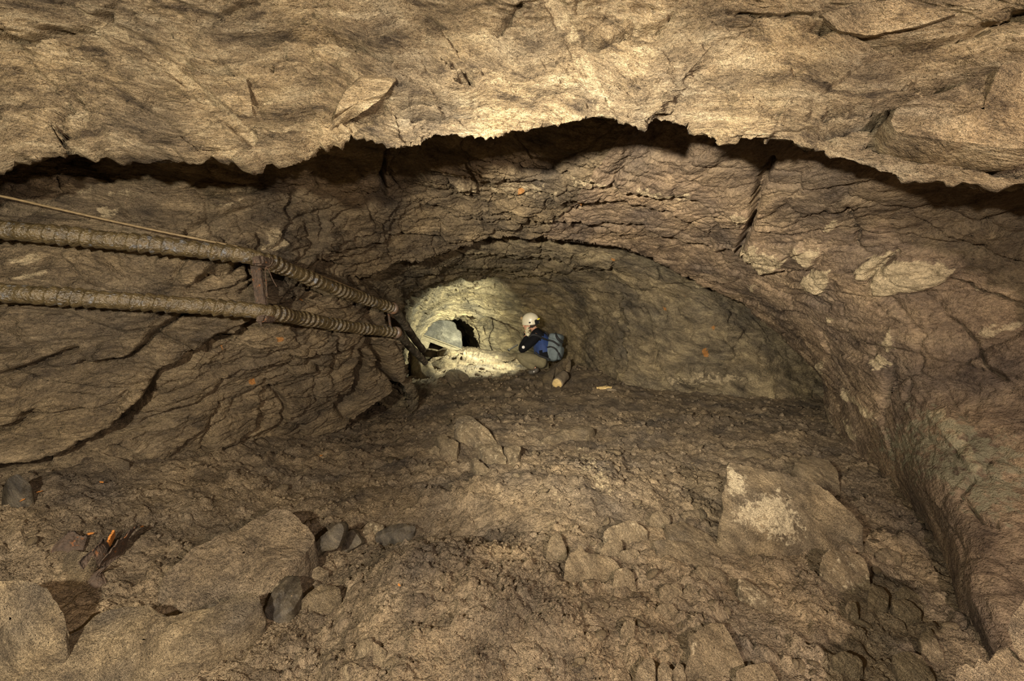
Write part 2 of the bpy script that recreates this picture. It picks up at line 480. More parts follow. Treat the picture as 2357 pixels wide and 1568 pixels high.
LEDGE_C = [
    (c1((1000, 420), (1200, 400), (1300, 390), (1460, 340)), 2.5, .06, .05, 14),
    (c1((500, 470), (640, 440), (780, 400), (950, 390)), 2.5, .06, .05, 14),
    (c1((920, 560), (1000, 530), (1130, 535), (1280, 545), (1380, 590), (1480, 650)), 2.5, .07, .06, 14),
    (c1((980, 660), (1100, 690), (1200, 655), (1280, 670)), 2, .05, .04, 12),
    (c1((250, 620), (330, 560), (400, 500), (560, 480)), 2.5, .06, .05, 14),
    (c1((180, 690), (220, 560), (330, 470)), 2.5, .06, .05, 14),
    (c1((1300, 180), (1450, 200), (1550, 240), (1700, 230), (1800, 290)), 2.5, .05, .04, 14),
    (c1((1180, 350), (1400, 340), (1600, 330)), 2, .04, .04, 14),
    (c1((980, 780), (985, 850), (960, 900), (955, 980), (1000, 1110)), 2, .07, 0, 10),
    (c1((900, 830), (940, 930), (900, 960)), 1.8, .05, 0, 10),
    (c1((830, 850), (870, 920), (860, 1030)), 2, .06, 0, 10),
    (c1((1050, 800), (1100, 830), (1140, 890)), 1.8, .04, .03, 10),
    (c5((220, 600), (240, 740), (270, 780), (250, 850), (330, 990)), 3, .06, 0, 15),
    (c5((300, 340), (300, 400)), 2.5, .05, 0, 15),
    (c5((330, 590), (320, 640)), 2.5, .04, 0, 15),
    (c5((560, 920), (560, 960)), 2.5, .04, 0, 15),
    (c5((60, 500), (30, 640), (60, 740), (90, 900)), 3, .07, 0, 15),
]
PALE_B = [
    (c5((1500, 440), (1540, 350), (1640, 290), (1880, 300), (1980, 345), (1900, 420), (1800, 460), (1650, 470), (1600, 490), (1510, 480)), .035, 1),
    (c5((1410, 350), (1460, 300), (1600, 240), (1640, 250), (1560, 330), (1490, 400), (1430, 380)), .03, 1),
    (c5((1110, 400), (1150, 350), (1280, 340), (1260, 430), (1190, 500), (1120, 460)), .02, 1),
    (c5((735, 230), (830, 190), (1020, 260), (1000, 330), (880, 350), (760, 290)), .03, .8),
    (c5((1040, 260), (1080, 200), (1230, 240), (1150, 330)), .03, .7),
    (c5((1240, 610), (1300, 620), (1240, 670)), .01, .8),
    (c5((1450, 860), (1510, 830), (1570, 890), (1500, 920)), .015, .9),
    (c5((1190, 870), (1240, 860), (1250, 950), (1190, 910)), .015, .8),
    (c5((1230, 90), (1290, 45), (1305, 90), (1260, 130), (1220, 125)), .01, .8),
    (c5((1510, 770), (1600, 690), (1620, 800), (1560, 840)), .01, .6),
    (c5((1320, 1010), (1440, 1080), (1550, 1200), (1480, 1180), (1350, 1080)), .01, .8),
    (c5((2060, 720), (2200, 650), (2400, 640), (2200, 740)), .01, .6),
    (c5((1220, 1090), (1260, 1120), (1330, 1290), (1440, 1400), (1430, 1470), (1330, 1380)), .02, .7),
    (c5((1340, 1180), (1420, 1240), (1450, 1300), (1400, 1330)), .02, .7),
    (c5((790, 430), (830, 440), (830, 480), (800, 475)), .01, .8),
    (c5((700, 0), (820, 0), (800, 60), (740, 70)), .02, .7),
    (c5((2000, 420), (2110, 460), (2080, 470)), .0, .8), (c5((2120, 490), (2200, 490), (2160, 510)), .0, .8),
    ([(2130, 955), (2165, 930), (2200, 970), (2260, 1070), (2240, 1090), (2180, 1010)], .01, .7),
    ([(1310, 395), (1400, 410), (1400, 430), (1320, 425)], .01, .6), ([(1440, 410), (1520, 425), (1600, 440), (1590, 465), (1500, 445)], .01, .6),
    ([(1000, 395), (1180, 405), (1300, 440), (1200, 440), (1050, 425)], .01, .45),
    ([(1160, 430), (1260, 430), (1240, 450), (1170, 450)], .01, .45),
    (c2((1420, 320), (1500, 300), (1560, 380), (1500, 420), (1430, 400)), .01, .8),
    (c2((100, 480), (250, 440), (270, 470), (200, 520), (120, 500)), .0, .7),
    (c2((60, 560), (200, 540), (330, 500), (250, 560), (130, 590)), .01, .6),
    (c2((520, 180), (640, 180), (650, 220), (560, 240)), .0, .6), (c2((540, 100), (720, 80), (760, 110), (600, 140)), .0, .6),
    (c2((1160, 180), (1330, 130), (1300, 160), (1180, 195)), .0, .7), (c2((150, 100), (400, 70), (620, 50), (500, 90), (300, 120)), .0, .55),
    (c2((940, 1140), (1020, 1110), (1060, 1150), (980, 1170)), .0, .55),
]
RUST_B = [(c2((1515, 890), (1545, 885), (1545, 905), (1520, 912)), .9), (c2((1370, 1143), (1398, 1143), (1396, 1157), (1372, 1157)), 1),
          (c2((1210, 985), (1225, 985), (1222, 998)), .9), (c2((1680, 695), (1692, 700), (1690, 712)), .8),
          ([(1195, 428), (1208, 430), (1206, 438), (1194, 437)], .9), ([(1332, 452), (1342, 453), (1340, 461), (1332, 460)], .9)]
RUST_C = [(c5((530, 795), (550, 790), (572, 820), (570, 838), (548, 842), (538, 815)), 1), (c5((585, 670), (605, 670), (600, 688)), 1),
          (c5((318, 558), (335, 560), (334, 574), (320, 574)), 1), (c5((262, 292), (275, 294), (270, 305)), 1), (c5((15, 282), (30, 282), (28, 294)), 1),
          (c5((428, 490), (438, 490), (436, 498)), 1)]
GREEN_B = [([(2030, 1010), (2100, 930), (2200, 960), (2357, 1020), (2357, 1180), (2260, 1190), (2150, 1110), (2060, 1080)], .33)]
VEIN_A = [([(150, 20), (230, 60), (330, 100), (420, 180), (500, 250), (590, 325)], 17), ([(1255, -30), (1290, 40), (1330, 110), (1370, 200), (1400, 280)], 22)]

def rock_relief(P, fol, amp=1.0, seed=0.0, block=3.0, strata=1.0, joint=1.0, grain=1.0):
    """metres to move along the normal: undulation, layered ledges, broken blocks, splintery grain"""
    n = np.array(fol, float); n /= np.linalg.norm(n)
    warp = fbm(P, 1.1, 3, seed=seed)
    w = P @ n + 0.16 * warp
    d = 0.07 * fbm(P, 0.9, 3, seed=seed + 5)
    # ledges: saw teeth along the layers, broken up
    for lam, a, s in ((0.21, 0.055, 1.0), (0.075, 0.024, 2.0), (0.028, 0.009, 3.0)):
        ph = w / lam + 0.5 * fbm(P, 0.25 / lam, 2, seed=seed + 9 * s)
        fr = ph - np.floor(ph)
        saw = np.where(fr < 0.86, fr / 0.86, (1 - fr) / 0.14)
        m = np.clip(0.5 + 1.1 * perlin(P * (0.35 / lam) + 31 * s), 0, 1)
        d = d + strata * a * (saw - 0.5) * m
    # blocks: squashed along the layers, thin open joints
    S = P + 0.10 * np.stack([perlin(P * 3 + k * 7.7 + seed) for k in range(3)], -1)
    S = S + np.multiply.outer(S @ n, n) * 1.2
    f1, e, r = worley(S, block, seed=int(seed) + 3)
    d = d + joint * 0.07 * (r - 0.5) - joint * 0.035 * np.exp(-(e / 0.05) ** 1.5)
    f1, e, r = worley(S, block * 3.1, seed=int(seed) + 8)
    d = d + joint * 0.022 * (r - 0.5) - joint * 0.012 * np.exp(-(e / 0.06) ** 1.5)
    # splintery grain
    T = P + np.multiply.outer(P @ n, n) * 2.5
    d = d + grain * 0.013 * ridge(T, 9, 4, seed=seed + 2)
    return d * amp

def traced(PX, PY, d, ledges, pales=(), rusts=(), greens=(), vis=None):
    at = {k: np.zeros(PX.shape, np.float32) for k in ('pale', 'rust', 'green', 'wet')}
    jx = 7 * perlin(np.stack([PX / 45, PY / 45, PX * 0 + 3.3], -1)) + 3 * perlin(np.stack([PX / 14, PY / 14, PX * 0 + 9.3], -1))
    jy = 7 * perlin(np.stack([PX / 45, PY / 45, PX * 0 + 7.1], -1)) + 3 * perlin(np.stack([PX / 14, PY / 14, PX * 0 + 1.3], -1))
    for pts, gw, gd, st, dec in ledges:
        k = min(1.0, gw / 5)
        p = np.array(pts); m = 6 * max(dec, gw)
        s = (PX > p[:, 0].min() - m) & (PX < p[:, 0].max() + m) & (PY > p[:, 1].min() - m) & (PY < p[:, 1].max() + m)
        if vis is not None: s &= vis
        X, Y = PX[s] + jx[s] * k, PY[s] + jy[s] * k
        dist, side = line_sd(X, Y, pts)
        gwv = gw * (0.55 + 0.9 * np.clip(0.5 + perlin(np.stack([X / 60, Y / 60, X * 0 + 5], -1)), 0, 1))
        add = -gd * np.exp(-(dist / gwv) ** 2)
        if st:
            add = add + np.where(side < 0, 0.6 * st, -st) * np.exp(-dist / dec)
        d[s] += add
    for poly, hgt, a in pales:
        p = np.array(poly)
        s = (PX > p[:, 0].min() - 30) & (PX < p[:, 0].max() + 30) & (PY > p[:, 1].min() - 30) & (PY < p[:, 1].max() + 30)
        if vis is not None: s &= vis
        sd = poly_sd(PX[s] + jx[s], PY[s] + jy[s], poly)
        at['pale'][s] = np.maximum(at['pale'][s], a * 0.55 * sstep(-7, 7, sd))
        d[s] += hgt * sstep(-5, 4, sd)
    for poly, a in rusts:
        sd = poly_sd(PX + 0.4 * jx, PY + 0.4 * jy, poly)
        at['rust'] = np.maximum(at['rust'], a * 0.6 * sstep(-4, 2, sd)) if vis is None else np.where(vis, np.maximum(at['rust'], a * 0.6 * sstep(-4, 2, sd)), at['rust'])
    for poly, a in greens:
        sd = poly_sd(PX + 3 * jx, PY + 3 * jy, poly)
        at['green'] = np.maximum(at['green'], a * sstep(-60, 40, sd))
    return at

LIP = [(-700, 1300, 1.0), (-720, 1000, 1.05), (-650, 700, 1.12), (-350, 430, 1.25), (-150, 385, 1.33), (0, 366, 1.38), (150, 350, 1.42), (300, 343, 1.45), (480, 352, 1.48), (560, 366, 1.46), (650, 352, 1.48), (740, 322, 1.5), (800, 312, 1.5),
       (870, 322, 1.48), (925, 338, 1.46), (965, 336, 1.48), (1000, 312, 1.52), (1120, 318, 1.52), (1250, 296, 1.55), (1300, 285, 1.55), (1370, 270, 1.52), (1440, 282, 1.5), (1475, 296, 1.5), (1520, 276, 1.55), (1600, 300, 1.52), (1660, 330, 1.48),
       (1740, 318, 1.47), (1830, 325, 1.44), (1900, 352, 1.4), (1980, 378, 1.36), (2040, 395, 1.32), (2080, 412, 1.3), (2200, 420, 1.26), (2357, 424, 1.2), (2600, 480, 1.1), (2950, 750, 0.98), (3050, 1200, 0.86), (2900, 1700, 0.72), (2700, 2100, 0.66)]
TOPS = [(-1000, 1500, .95), (-1000, 1100, 1.0), (-950, 600, 1.05), (-500, 150, 1.2), (0, -60, 1.27), (400, -90, 1.32), (1200, -90, 1.36), (1800, -90, 1.3), (2380, -30, 1.14), (2800, 300, 1.0), (3150, 800, .9), (3250, 1300, .8), (3050, 1850, .68), (2850, 2250, .62)]
ARCH = [(950, 1250, 4.0), (962, 1040, 4.0), (958, 960, 3.9), (946, 890, 3.6), (920, 790, 3.42), (888, 715, 3.35), (840, 665, 3.3), (806, 640, 3.3), (850, 628, 3.4), (900, 612, 3.5), (950, 604, 3.6), (1000, 590, 3.7), (1080, 566, 3.8), (1150, 553, 3.85), (1230, 550, 3.9),
        (1300, 556, 3.95), (1360, 563, 3.95), (1440, 578, 4.0), (1510, 602, 4.0), (1580, 640, 4.0), (1650, 670, 4.0), (1720, 705, 4.0), (1760, 738, 4.0), (1800, 775, 4.0), (1850, 822, 4.05), (1890, 870, 4.1), (1898, 905, 4.0), (1897, 940, 3.8),
        (1925, 1005, 3.3), (1955, 1050, 2.95), (1985, 1100, 2.62), (2020, 1180, 2.2), (2090, 1320, 1.75), (2170, 1490, 1.36), (2235, 1640, 1.15), (2300, 1800, 1.0)]
B1 = [(150, 1500, 1.7), (190, 1250, 1.95), (200, 1050, 2.0), (220, 800, 1.92), (230, 600, 1.92), (330, 490, 2.0), (500, 440, 2.2), (700, 415, 2.5), (1000, 420, 2.75), (1300, 430, 2.8), (1600, 465, 2.7), (1850, 545, 2.5), (2050, 690, 2.3), (2150, 900, 2.1),
      (2210, 1100, 1.75), (2300, 1400, 1.28), (2420, 1700, 1.0), (2500, 1950, .85)]
B2 = [(560, 1400, 3.0), (580, 1150, 2.85), (600, 1000, 2.7), (600, 800, 2.35), (610, 660, 2.3), (660, 570, 2.5), (760, 520, 2.8), (900, 495, 3.1), (1200, 488, 3.3), (1500, 525, 3.3), (1750, 635, 3.2), (1880, 790, 3.1), (1960, 930, 2.9), (2040, 1090, 2.35), (2190, 1400, 1.5), (2330, 1700, 1.08), (2400, 1880, .92)]
C1 = [(905, 1000, 4.3), (915, 880, 4.3), (925, 770, 4.3), (915, 700, 4.3), (925, 660, 4.4), (1000, 622, 4.7), (1100, 598, 4.9), (1200, 592, 5.0), (1300, 600, 5.1), (1395, 625, 5.2), (1440, 690, 5.3), (1438, 780, 5.25), (1436, 890, 5.2), (1425, 1000, 5.1)]
C1R = [(905, 1000, 4.25), (880, 760, 4.1), (885, 680, 4.1), (930, 630, 4.3), (1000, 606, 4.45), (1100, 586, 4.55), (1200, 576, 4.6), (1300, 582, 4.65), (1420, 612, 4.7), (1540, 660, 4.75), (1620, 720, 4.66), (1640, 800, 4.6), (1640, 890, 4.68), (1660, 1000, 4.9)]
C2 = [(935, 990, 6.0), (940, 860, 6.0), (945, 780, 6.0), (955, 725, 6.0), (1000, 680, 6.1), (1100, 645, 6.3), (1200, 650, 6.5), (1290, 690, 6.6), (1325, 760, 6.6), (1325, 850, 6.6), (1300, 950, 6.6)]
C3 = [(950, 960, 7.2), (955, 860, 7.2), (957, 790, 7.2), (968, 745, 7.3), (1010, 708, 7.5), (1080, 688, 7.7), (1150, 692, 7.7), (1225, 730, 7.7), (1258, 790, 7.6), (1255, 850, 7.5), (1240, 930, 7.5)]
C4 = [(960, 930, 8.0), (958, 850, 8.0), (965, 790, 8.0), (990, 752, 8.1), (1040, 737, 8.25), (1100, 733, 8.3), (1145, 738, 8.3), (1190, 760, 8.2), (1205, 810, 8.0), (1200, 860, 8.0), (1190, 920, 8.0)]
C5 = [(985, 900, 9.0), (980, 830, 9.0), (985, 790, 9.0), (1005, 758, 9.0), (1040, 735, 9.0), (1066, 741, 9.0), (1085, 752, 8.95), (1092, 775, 8.9), (1095, 805, 8.85), (1094, 840, 8.8), (1090, 900, 8.8)]

CEIL_PX = []
def ceil_depth(x, y):
    X, Y, D = CEIL_PX[0]
    m = (np.abs(X - x) < 25) & (np.abs(Y - y) < 25)
    return float(np.median(D[m])) if m.any() else float(D.ravel()[np.argmin((X - x) ** 2 + (Y - y) ** 2)])

def build_shell():
    # --- near ceiling with its hanging front edge
    th = np.linspace(-50, 214, 1050)
    rl, dl = contour(LIP, th)
    t = np.radians(th)
    ell = lambda a, b: 1 / np.sqrt((np.cos(t) / a) ** 2 + (np.sin(t) / b) ** 2)
    hw = np.where(np.cos(t) < 0, 2.35, 1.75)
    R0 = ell(hw, 1.55)
    A0 = cw(R0 * np.cos(t), t * 0 - 2.2, R0 * np.sin(t) + 0.05)
    R1 = ell(hw, 1.45)
    A1 = cw(R1 * np.cos(t), t * 0 - 0.1, R1 * np.sin(t) + 0.02)
    A3 = rim(rl, dl, th)
    r2, d2 = contour(TOPS, th)
    A2 = rim(r2, d2, th)
    A4 = rim(rl * 1.10, dl + 0.16, th)
    A5 = rim(rl * 1.16, dl + 0.60, th)
    G = rows_of([A0, A1, A2, A3, A4, A5], [16, 60, 230, 30, 8], sharp=(3,))
    # finer rows near the frame
    Nn = grid_normals(G)
    mid = G[60, 500]
    if np.dot(Nn[60, 500], CAM - mid) < 0: Nn = -Nn
    d = rock_relief(G, FOL, amp=0.72, seed=4.0, block=2.2, strata=1.5, joint=0.6, grain=2.2)
    X, Y, D = to_px(G)
    vis = (D > 0.3) & (np.arange(G.shape[0]) < 312)[:, None]
    at = traced(X, Y, d, [(a, b * 1.1, c * 1.8, e * 1.3, f) for a, b, c, e, f in LEDGE_A], vis=vis)
    for pts, wpx in VEIN_A:
        dist, _ = line_sd(X, Y, pts)
        dist = dist + 5 * perlin(np.stack([X / 30, Y / 30, X * 0], -1))
        inn = np.where(vis, sstep(wpx * 1.15, wpx * 0.75, dist), 0)
        d = d * (1 - 0.75 * inn) - inn * 0.018 * np.sqrt(np.clip(1 - (dist / (wpx * 1.15)) ** 2, 0, 1))
        at['pale'] = np.maximum(at['pale'], 0.25 * inn)
    G2 = G + Nn * d[..., None]
    X, Y, D = to_px(G2[76:306])
    CEIL_PX.append((X, Y, D))
    o = grid_obj('ceiling', G2, M_CEIL, at, flip=True)
    tag(o, 'pale tan schist ceiling slab hanging low over the foreground', 'rock ceiling', kind='structure')

    # --- the ring of left wall, roof band and right wall down to the arch
    th = np.linspace(-52, 216, 1150)
    rl, dl = contour(LIP, th)
    g0 = np.interp(th, [-52, -20, 20, 60, 100, 150, 180, 216], [0.2, 0.3, 0.45, 0.75, 0.8, 0.45, 0.4, 0.4])
    B0a = rim(rl * 1.14, dl + g0 * 0.8, th)
    B0 = rim(rl * 1.03, dl + g0, th)
    ra, da = contour(ARCH, th)
    r1, d1 = contour(B1, th); r2, d2 = contour(B2, th)
    B3 = rim(ra, da, th)
    B4 = rim(ra * 1.05, da + 0.10, th)
    B5 = rim(ra * 1.16, da + 0.55, th)
    rings = [B0a, B0, rim(r1, d1, th), rim(r2, d2, th), B3, B4, B5]
    cnt = [12, 110, 120, 120, 12, 8]
    G = rows_of(rings, cnt, sharp=(4,))
    Nn = grid_normals(G)
    if np.dot(Nn[200, 550], CAM - G[200, 550]) < 0: Nn = -Nn
    thg = th[None, :] + 0 * G[..., 0]
    d = rock_relief(G, (0.15, -0.25, 0.95), amp=0.85, seed=11.0, block=2.4, strata=0.85)
    right = sstep(55, 20, thg)
    cR = th < 56
    dR = rock_relief(G[:, cR], (-0.5, -0.1, 0.85), amp=0.55, seed=23.0, block=2.6, strata=0.6)
    d[:, cR] = d[:, cR] * (1 - right[:, cR]) + dR * right[:, cR]
    low = sstep(-4, -20, thg)                      # the smooth, water-worn foot of the right wall
    d *= 1 - 0.62 * low
    X, Y, D = to_px(G)
    nvis = sum(cnt[:4]) + 2
    vis = (D > 0.3) & ((np.arange(G.shape[0]) < nvis) & (np.arange(G.shape[0]) > 10))[:, None]
    # the lower left wall bellies out above the main ledge
    at = traced(X, Y, d, [(a, b, c * 1.4, e * 1.15, f) for a, b, c, e, f in LEDGE_B], PALE_B, RUST_B, GREEN_B, vis=vis)
    at['wet'] = np.where(vis, 0.25 * sstep(150, 185, thg) * sstep(-0.1, 0.4, fbm(G, 2.0, 3, seed=4)), 0).astype(np.float32)
    G2 = G + Nn * d[..., None]
    thc = (th[:-1] + th[1:]) / 2
    nr = G.shape[0] - 1
    for nm, lo, hi, mat, lab, cat in (('wall_left', 128, 400, M_WALL, 'brown layered rock wall on the left carrying the two hoses', 'rock wall'),
                                      ('ceiling_arch', 52, 128, M_WALL, 'low brown rock roof band curving over the inner tunnel mouth', 'rock roof'),
                                      ('wall_right', -90, 52, M_RIGHT, 'reddish brown rock wall on the right with pale tan patches', 'rock wall')):
        m = np.broadcast_to((thc > lo) & (thc <= hi), (nr, len(thc)))
        o = grid_obj(nm, G2, mat, at, mask=m, flip=True)
        tag(o, lab, cat, kind='structure')

    # --- side chamber and inner tunnel
    th = np.linspace(-60, 232, 640)
    ra, da = contour(ARCH, th)
    gap = np.interp(th, [-60, 0, 25, 60, 110, 150, 170, 232], [.5, .7, .6, .5, .5, .4, .35, .3])
    I0 = rim(ra * 1.13, da + gap * 0.7, th)
    I1 = rim(ra * 1.01 + 4, da + gap, th)
    rs = []
    for c in (C1R, C1, C2, C3, C4):
        r_, d_ = contour(c, th); rs.append((r_, d_))
    rings = [I0, I1] + [rim(r_, d_, th) for r_, d_ in rs]
    r4, d4 = rs[-1]
    r5, d5 = contour(C5, th)
    rings += [rim(r4 * 1.03 + 2, d4 + 0.25, th), rim(r5, d5, th), rim(r5 * 1.15, d5 + 1.6, th), rim(r5 * 0.5, d5 + 3.2, th), rim(r5 * 0.02, d5 + 3.5, th)]
    cnt = [6, 50, 50, 70, 55, 45, 10, 45, 12, 6, 4]
    G = rows_of(rings, cnt, sharp=(3, 6, 8))
    Nn = grid_normals(G)
    if np.dot(Nn[120, 320], CAM - G[120, 320]) < 0: Nn = -Nn
    d = rock_relief(G, (0.2, -0.2, 0.95), amp=0.95, seed=31.0, block=2.4, strata=1.2)
    depth = (G - CAM) @ AF
    d *= 1 - 0.35 * sstep(6, 8, depth)
    X, Y, D = to_px(G)
    vis = ((np.arange(G.shape[0]) > 9) & (np.arange(G.shape[0]) < sum(cnt[:8]) + 4))[:, None] & (D > 0)
    at = traced(X, Y, d, [(a, b * 1.15, c * 1.7, e, f) for a, b, c, e, f in LEDGE_C], [(c5((300, 940), (700, 930), (860, 980), (600, 1000), (330, 1000)), 0, .5), (c5((420, 420), (560, 450), (520, 480)), 0, .5)], RUST_C, (), vis=vis)
    G2 = G + Nn * d[..., None]
    o = grid_obj('wall_inner', G2, M_INNER, at, flip=True)
    tag(o, 'ribbed grey brown rock of the inner tunnel and side chamber beyond the arch', 'tunnel wall', kind='structure')

build_shell()

# ------------------------------------------------------------------ the floor
def floor_base(x, d):
    """height above the camera axis of the smooth floor, camera-aligned metres"""
    h = -1.12 + 0.098 * d
    h = h + 0.30 * sstep(-1.0, -2.3, x) * sstep(4.0, 2.6, d)                       # rises towards the left wall
    h = h + 0.06 * sstep(0.9, 2.2, x) * sstep(4.5, 2.8, d) * sstep(1.6, 2.2, d)                         # and the right wall
    g = lambda cx, cd, sx, sd: np.exp(-((x - cx) / sx) ** 2 - ((d - cd) / sd) ** 2)
    h = h + 0.10 * g(-0.15, 3.25, 0.5, 0.5)                                        # rubble heap in the middle
    h = h + 0.09 * g(-0.35, 1.55, 0.45, 0.28) + 0.05 * g(0.0, 1.3, 0.5, 0.2)       # mud mound in front
    h = h - 0.10 * g(-0.72, 1.72, 0.16, 0.35) - 0.08 * g(-0.42, 1.98, 0.22, 0.16) - 0.06 * g(-0.62, 1.35, .12, .2)   # wet gully
    h = h - 0.08 * g(-0.05, 1.92, 0.35, 0.14)
    h = h + 0.06 * g(0.35, 1.9, 0.5, 0.4) + 0.10 * g(0.30, 2.35, 0.55, 0.4)
    h = h + 0.10 * g(-1.0, 6.6, 0.5, 1.2) + 0.12 * g(-0.9, 8.2, .6, 1.0)           # talus at the far end
    h = h + 0.10 * g(1.15, 5.9, 0.45, 0.7)
    return h

def floor_h(x, d):
    x = np.asarray(x, float); d = np.asarray(d, float)
    return floor_base(x, d)

def floor_d(xp, yp):
    """depth at which the ray through a pixel meets the smooth floor"""
    lo, hi = 0.5, 12.0
    ds = np.linspace(lo, hi, 1500)
    hh = floor_base((xp - CX) / F * ds, ds)
    ray = (CY - yp) / F * ds
    k = np.argmax(ray < hh) if np.any(ray < hh) else len(ds) - 1
    return ds[k]

def build_floor():
    nr, nc = 500, 560
    s = np.linspace(0, 1, nr)
    yy = 800 + 1000 * s                                    # rows evenly spread as the eye sees them
    dd = np.concatenate([np.linspace(-2.2, 0.80, 30)[:-1], np.sort(1027 / ((yy - CY) * 0.985 + 90))])
    u = np.linspace(-1, 1, nc)
    Dg, Ug = np.meshgrid(dd, u, indexing='ij')
    half_l = np.interp(dd, [-2.2, 0.8, 3, 4.5, 6, 10], [2.2, 2.2, 3.4, 2.0, 1.5, 1.4])[:, None]
    half_r = np.interp(dd, [-2.2, 0.8, 3, 4.5, 5.5, 6.5, 10], [1.8, 1.9, 3.2, 4.4, 4.4, 1.9, 1.2])[:, None]
    Xg = np.where(Ug < 0, Ug * half_l, Ug * half_r)
    Hg = floor_base(Xg, Dg)
    P = cw(Xg, Dg, Hg)
    # crumbly mud: coarse swells, clods, stones pressed in
    clod = np.clip(0.55 + 0.9 * fbm(P, 0.9, 3, seed=77), 0.2, 1)
    h = 0.030 * fbm(P, 2.2, 4, seed=3) + 0.020 * clod * fbm(P, 9, 3, seed=6)
    f1, e, r = worley(P + 0.05 * np.stack([perlin(P * 6 + k) for k in range(3)], -1), 6.0, seed=5)
    h = h + np.where(r > 0.72, 0.045 * sstep(0, 0.3, e) * (r - 0.5), 0)
    f1, e, r = worley(P + 0.02 * np.stack([perlin(P * 15 + k) for k in range(3)], -1), 17.0, seed=9)
    h = h + 0.024 * sstep(0, 0.3, e) * np.clip(r - 0.25, 0, 1) * 1.3
    f1, e, r = worley(P, 44.0, seed=19)
    h = h + 0.017 * np.clip(1 - f1 * 1.2, 0, 1) * r * clod
    h = h + 0.009 * fbm(P, 34, 2, seed=15) * clod
    X, Y, D = to_px(P)
    wet = np.zeros(X.shape, np.float32)
    for poly, a in ((cD((0, 850), (150, 700), (330, 640), (380, 820), (520, 900), (350, 1050), (150, 1250), (0, 1300), (-200, 1568), (-400, 1568), (-150, 1150)), 1.0),
                    (cD((1420, 100), (1600, 60), (1750, 150), (1700, 260), (1500, 260)), 0.9),
                    (c6((1280, 400), (1400, 330), (1560, 340), (1640, 450), (1400, 450)), 0.6),
                    (c6((600, 350), (1300, 280), (1800, 300), (2100, 420), (1900, 600), (1500, 480), (900, 620), (500, 560)), 0.5)):
        sd = poly_sd(X, Y, poly)
        wet = np.maximum(wet, a * sstep(-25, 25, sd))
    wet = wet * np.clip(0.75 + 0.8 * fbm(P, 7, 3, seed=8), 0, 1)
    h = h * (1 - 0.35 * wet)
    pale = np.zeros(X.shape, np.float32)
    for poly in (c7((1150, 390), (1230, 430), (1330, 560), (1400, 640), (1250, 640), (1150, 500)), c7((1000, 600), (1080, 660), (1060, 700))):
        pale = np.maximum(pale, 0.30 * sstep(-20, 20, poly_sd(X, Y, poly)))
    G = P + np.multiply.outer(h, AU)
    at = {'pale': pale, 'rust': X * 0, 'green': X * 0, 'wet': wet}
    o = grid_obj('floor', G, M_FLOOR, at, flip=False)
    tag(o, 'uneven brown mud and rubble floor sloping down the tunnel', 'mine floor', kind='structure')
    return G

FLOOR_G = build_floor()

# ------------------------------------------------------------------ loose stones
def floor_d_off(xp, yp, t):
    """depth at which the ray through a pixel meets the floor raised by t"""
    ds = np.linspace(0.45, 12.0, 2400)
    hh = floor_base((xp - CX) / F * ds, ds) + t
    ray = (CY - yp) / F * ds
    ok = ray < hh
    return ds[np.argmax(ok)] if ok.any() else ds[-1]

def resample(poly, n):
    p = np.array(poly, float); q = np.vstack([p, p[:1]])
    L = np.concatenate([[0], np.cumsum(np.hypot(*np.diff(q, axis=0).T))])
    s = np.linspace(0, L[-1], n, endpoint=False)
    return np.stack([np.interp(s, L, q[:, 0]), np.interp(s, L, q[:, 1])], -1)

def smooth_loop(P, k):
    for _ in range(k):
        P = 0.25 * np.roll(P, 1, 0) + 0.5 * P + 0.25 * np.roll(P, -1, 0)
    return P

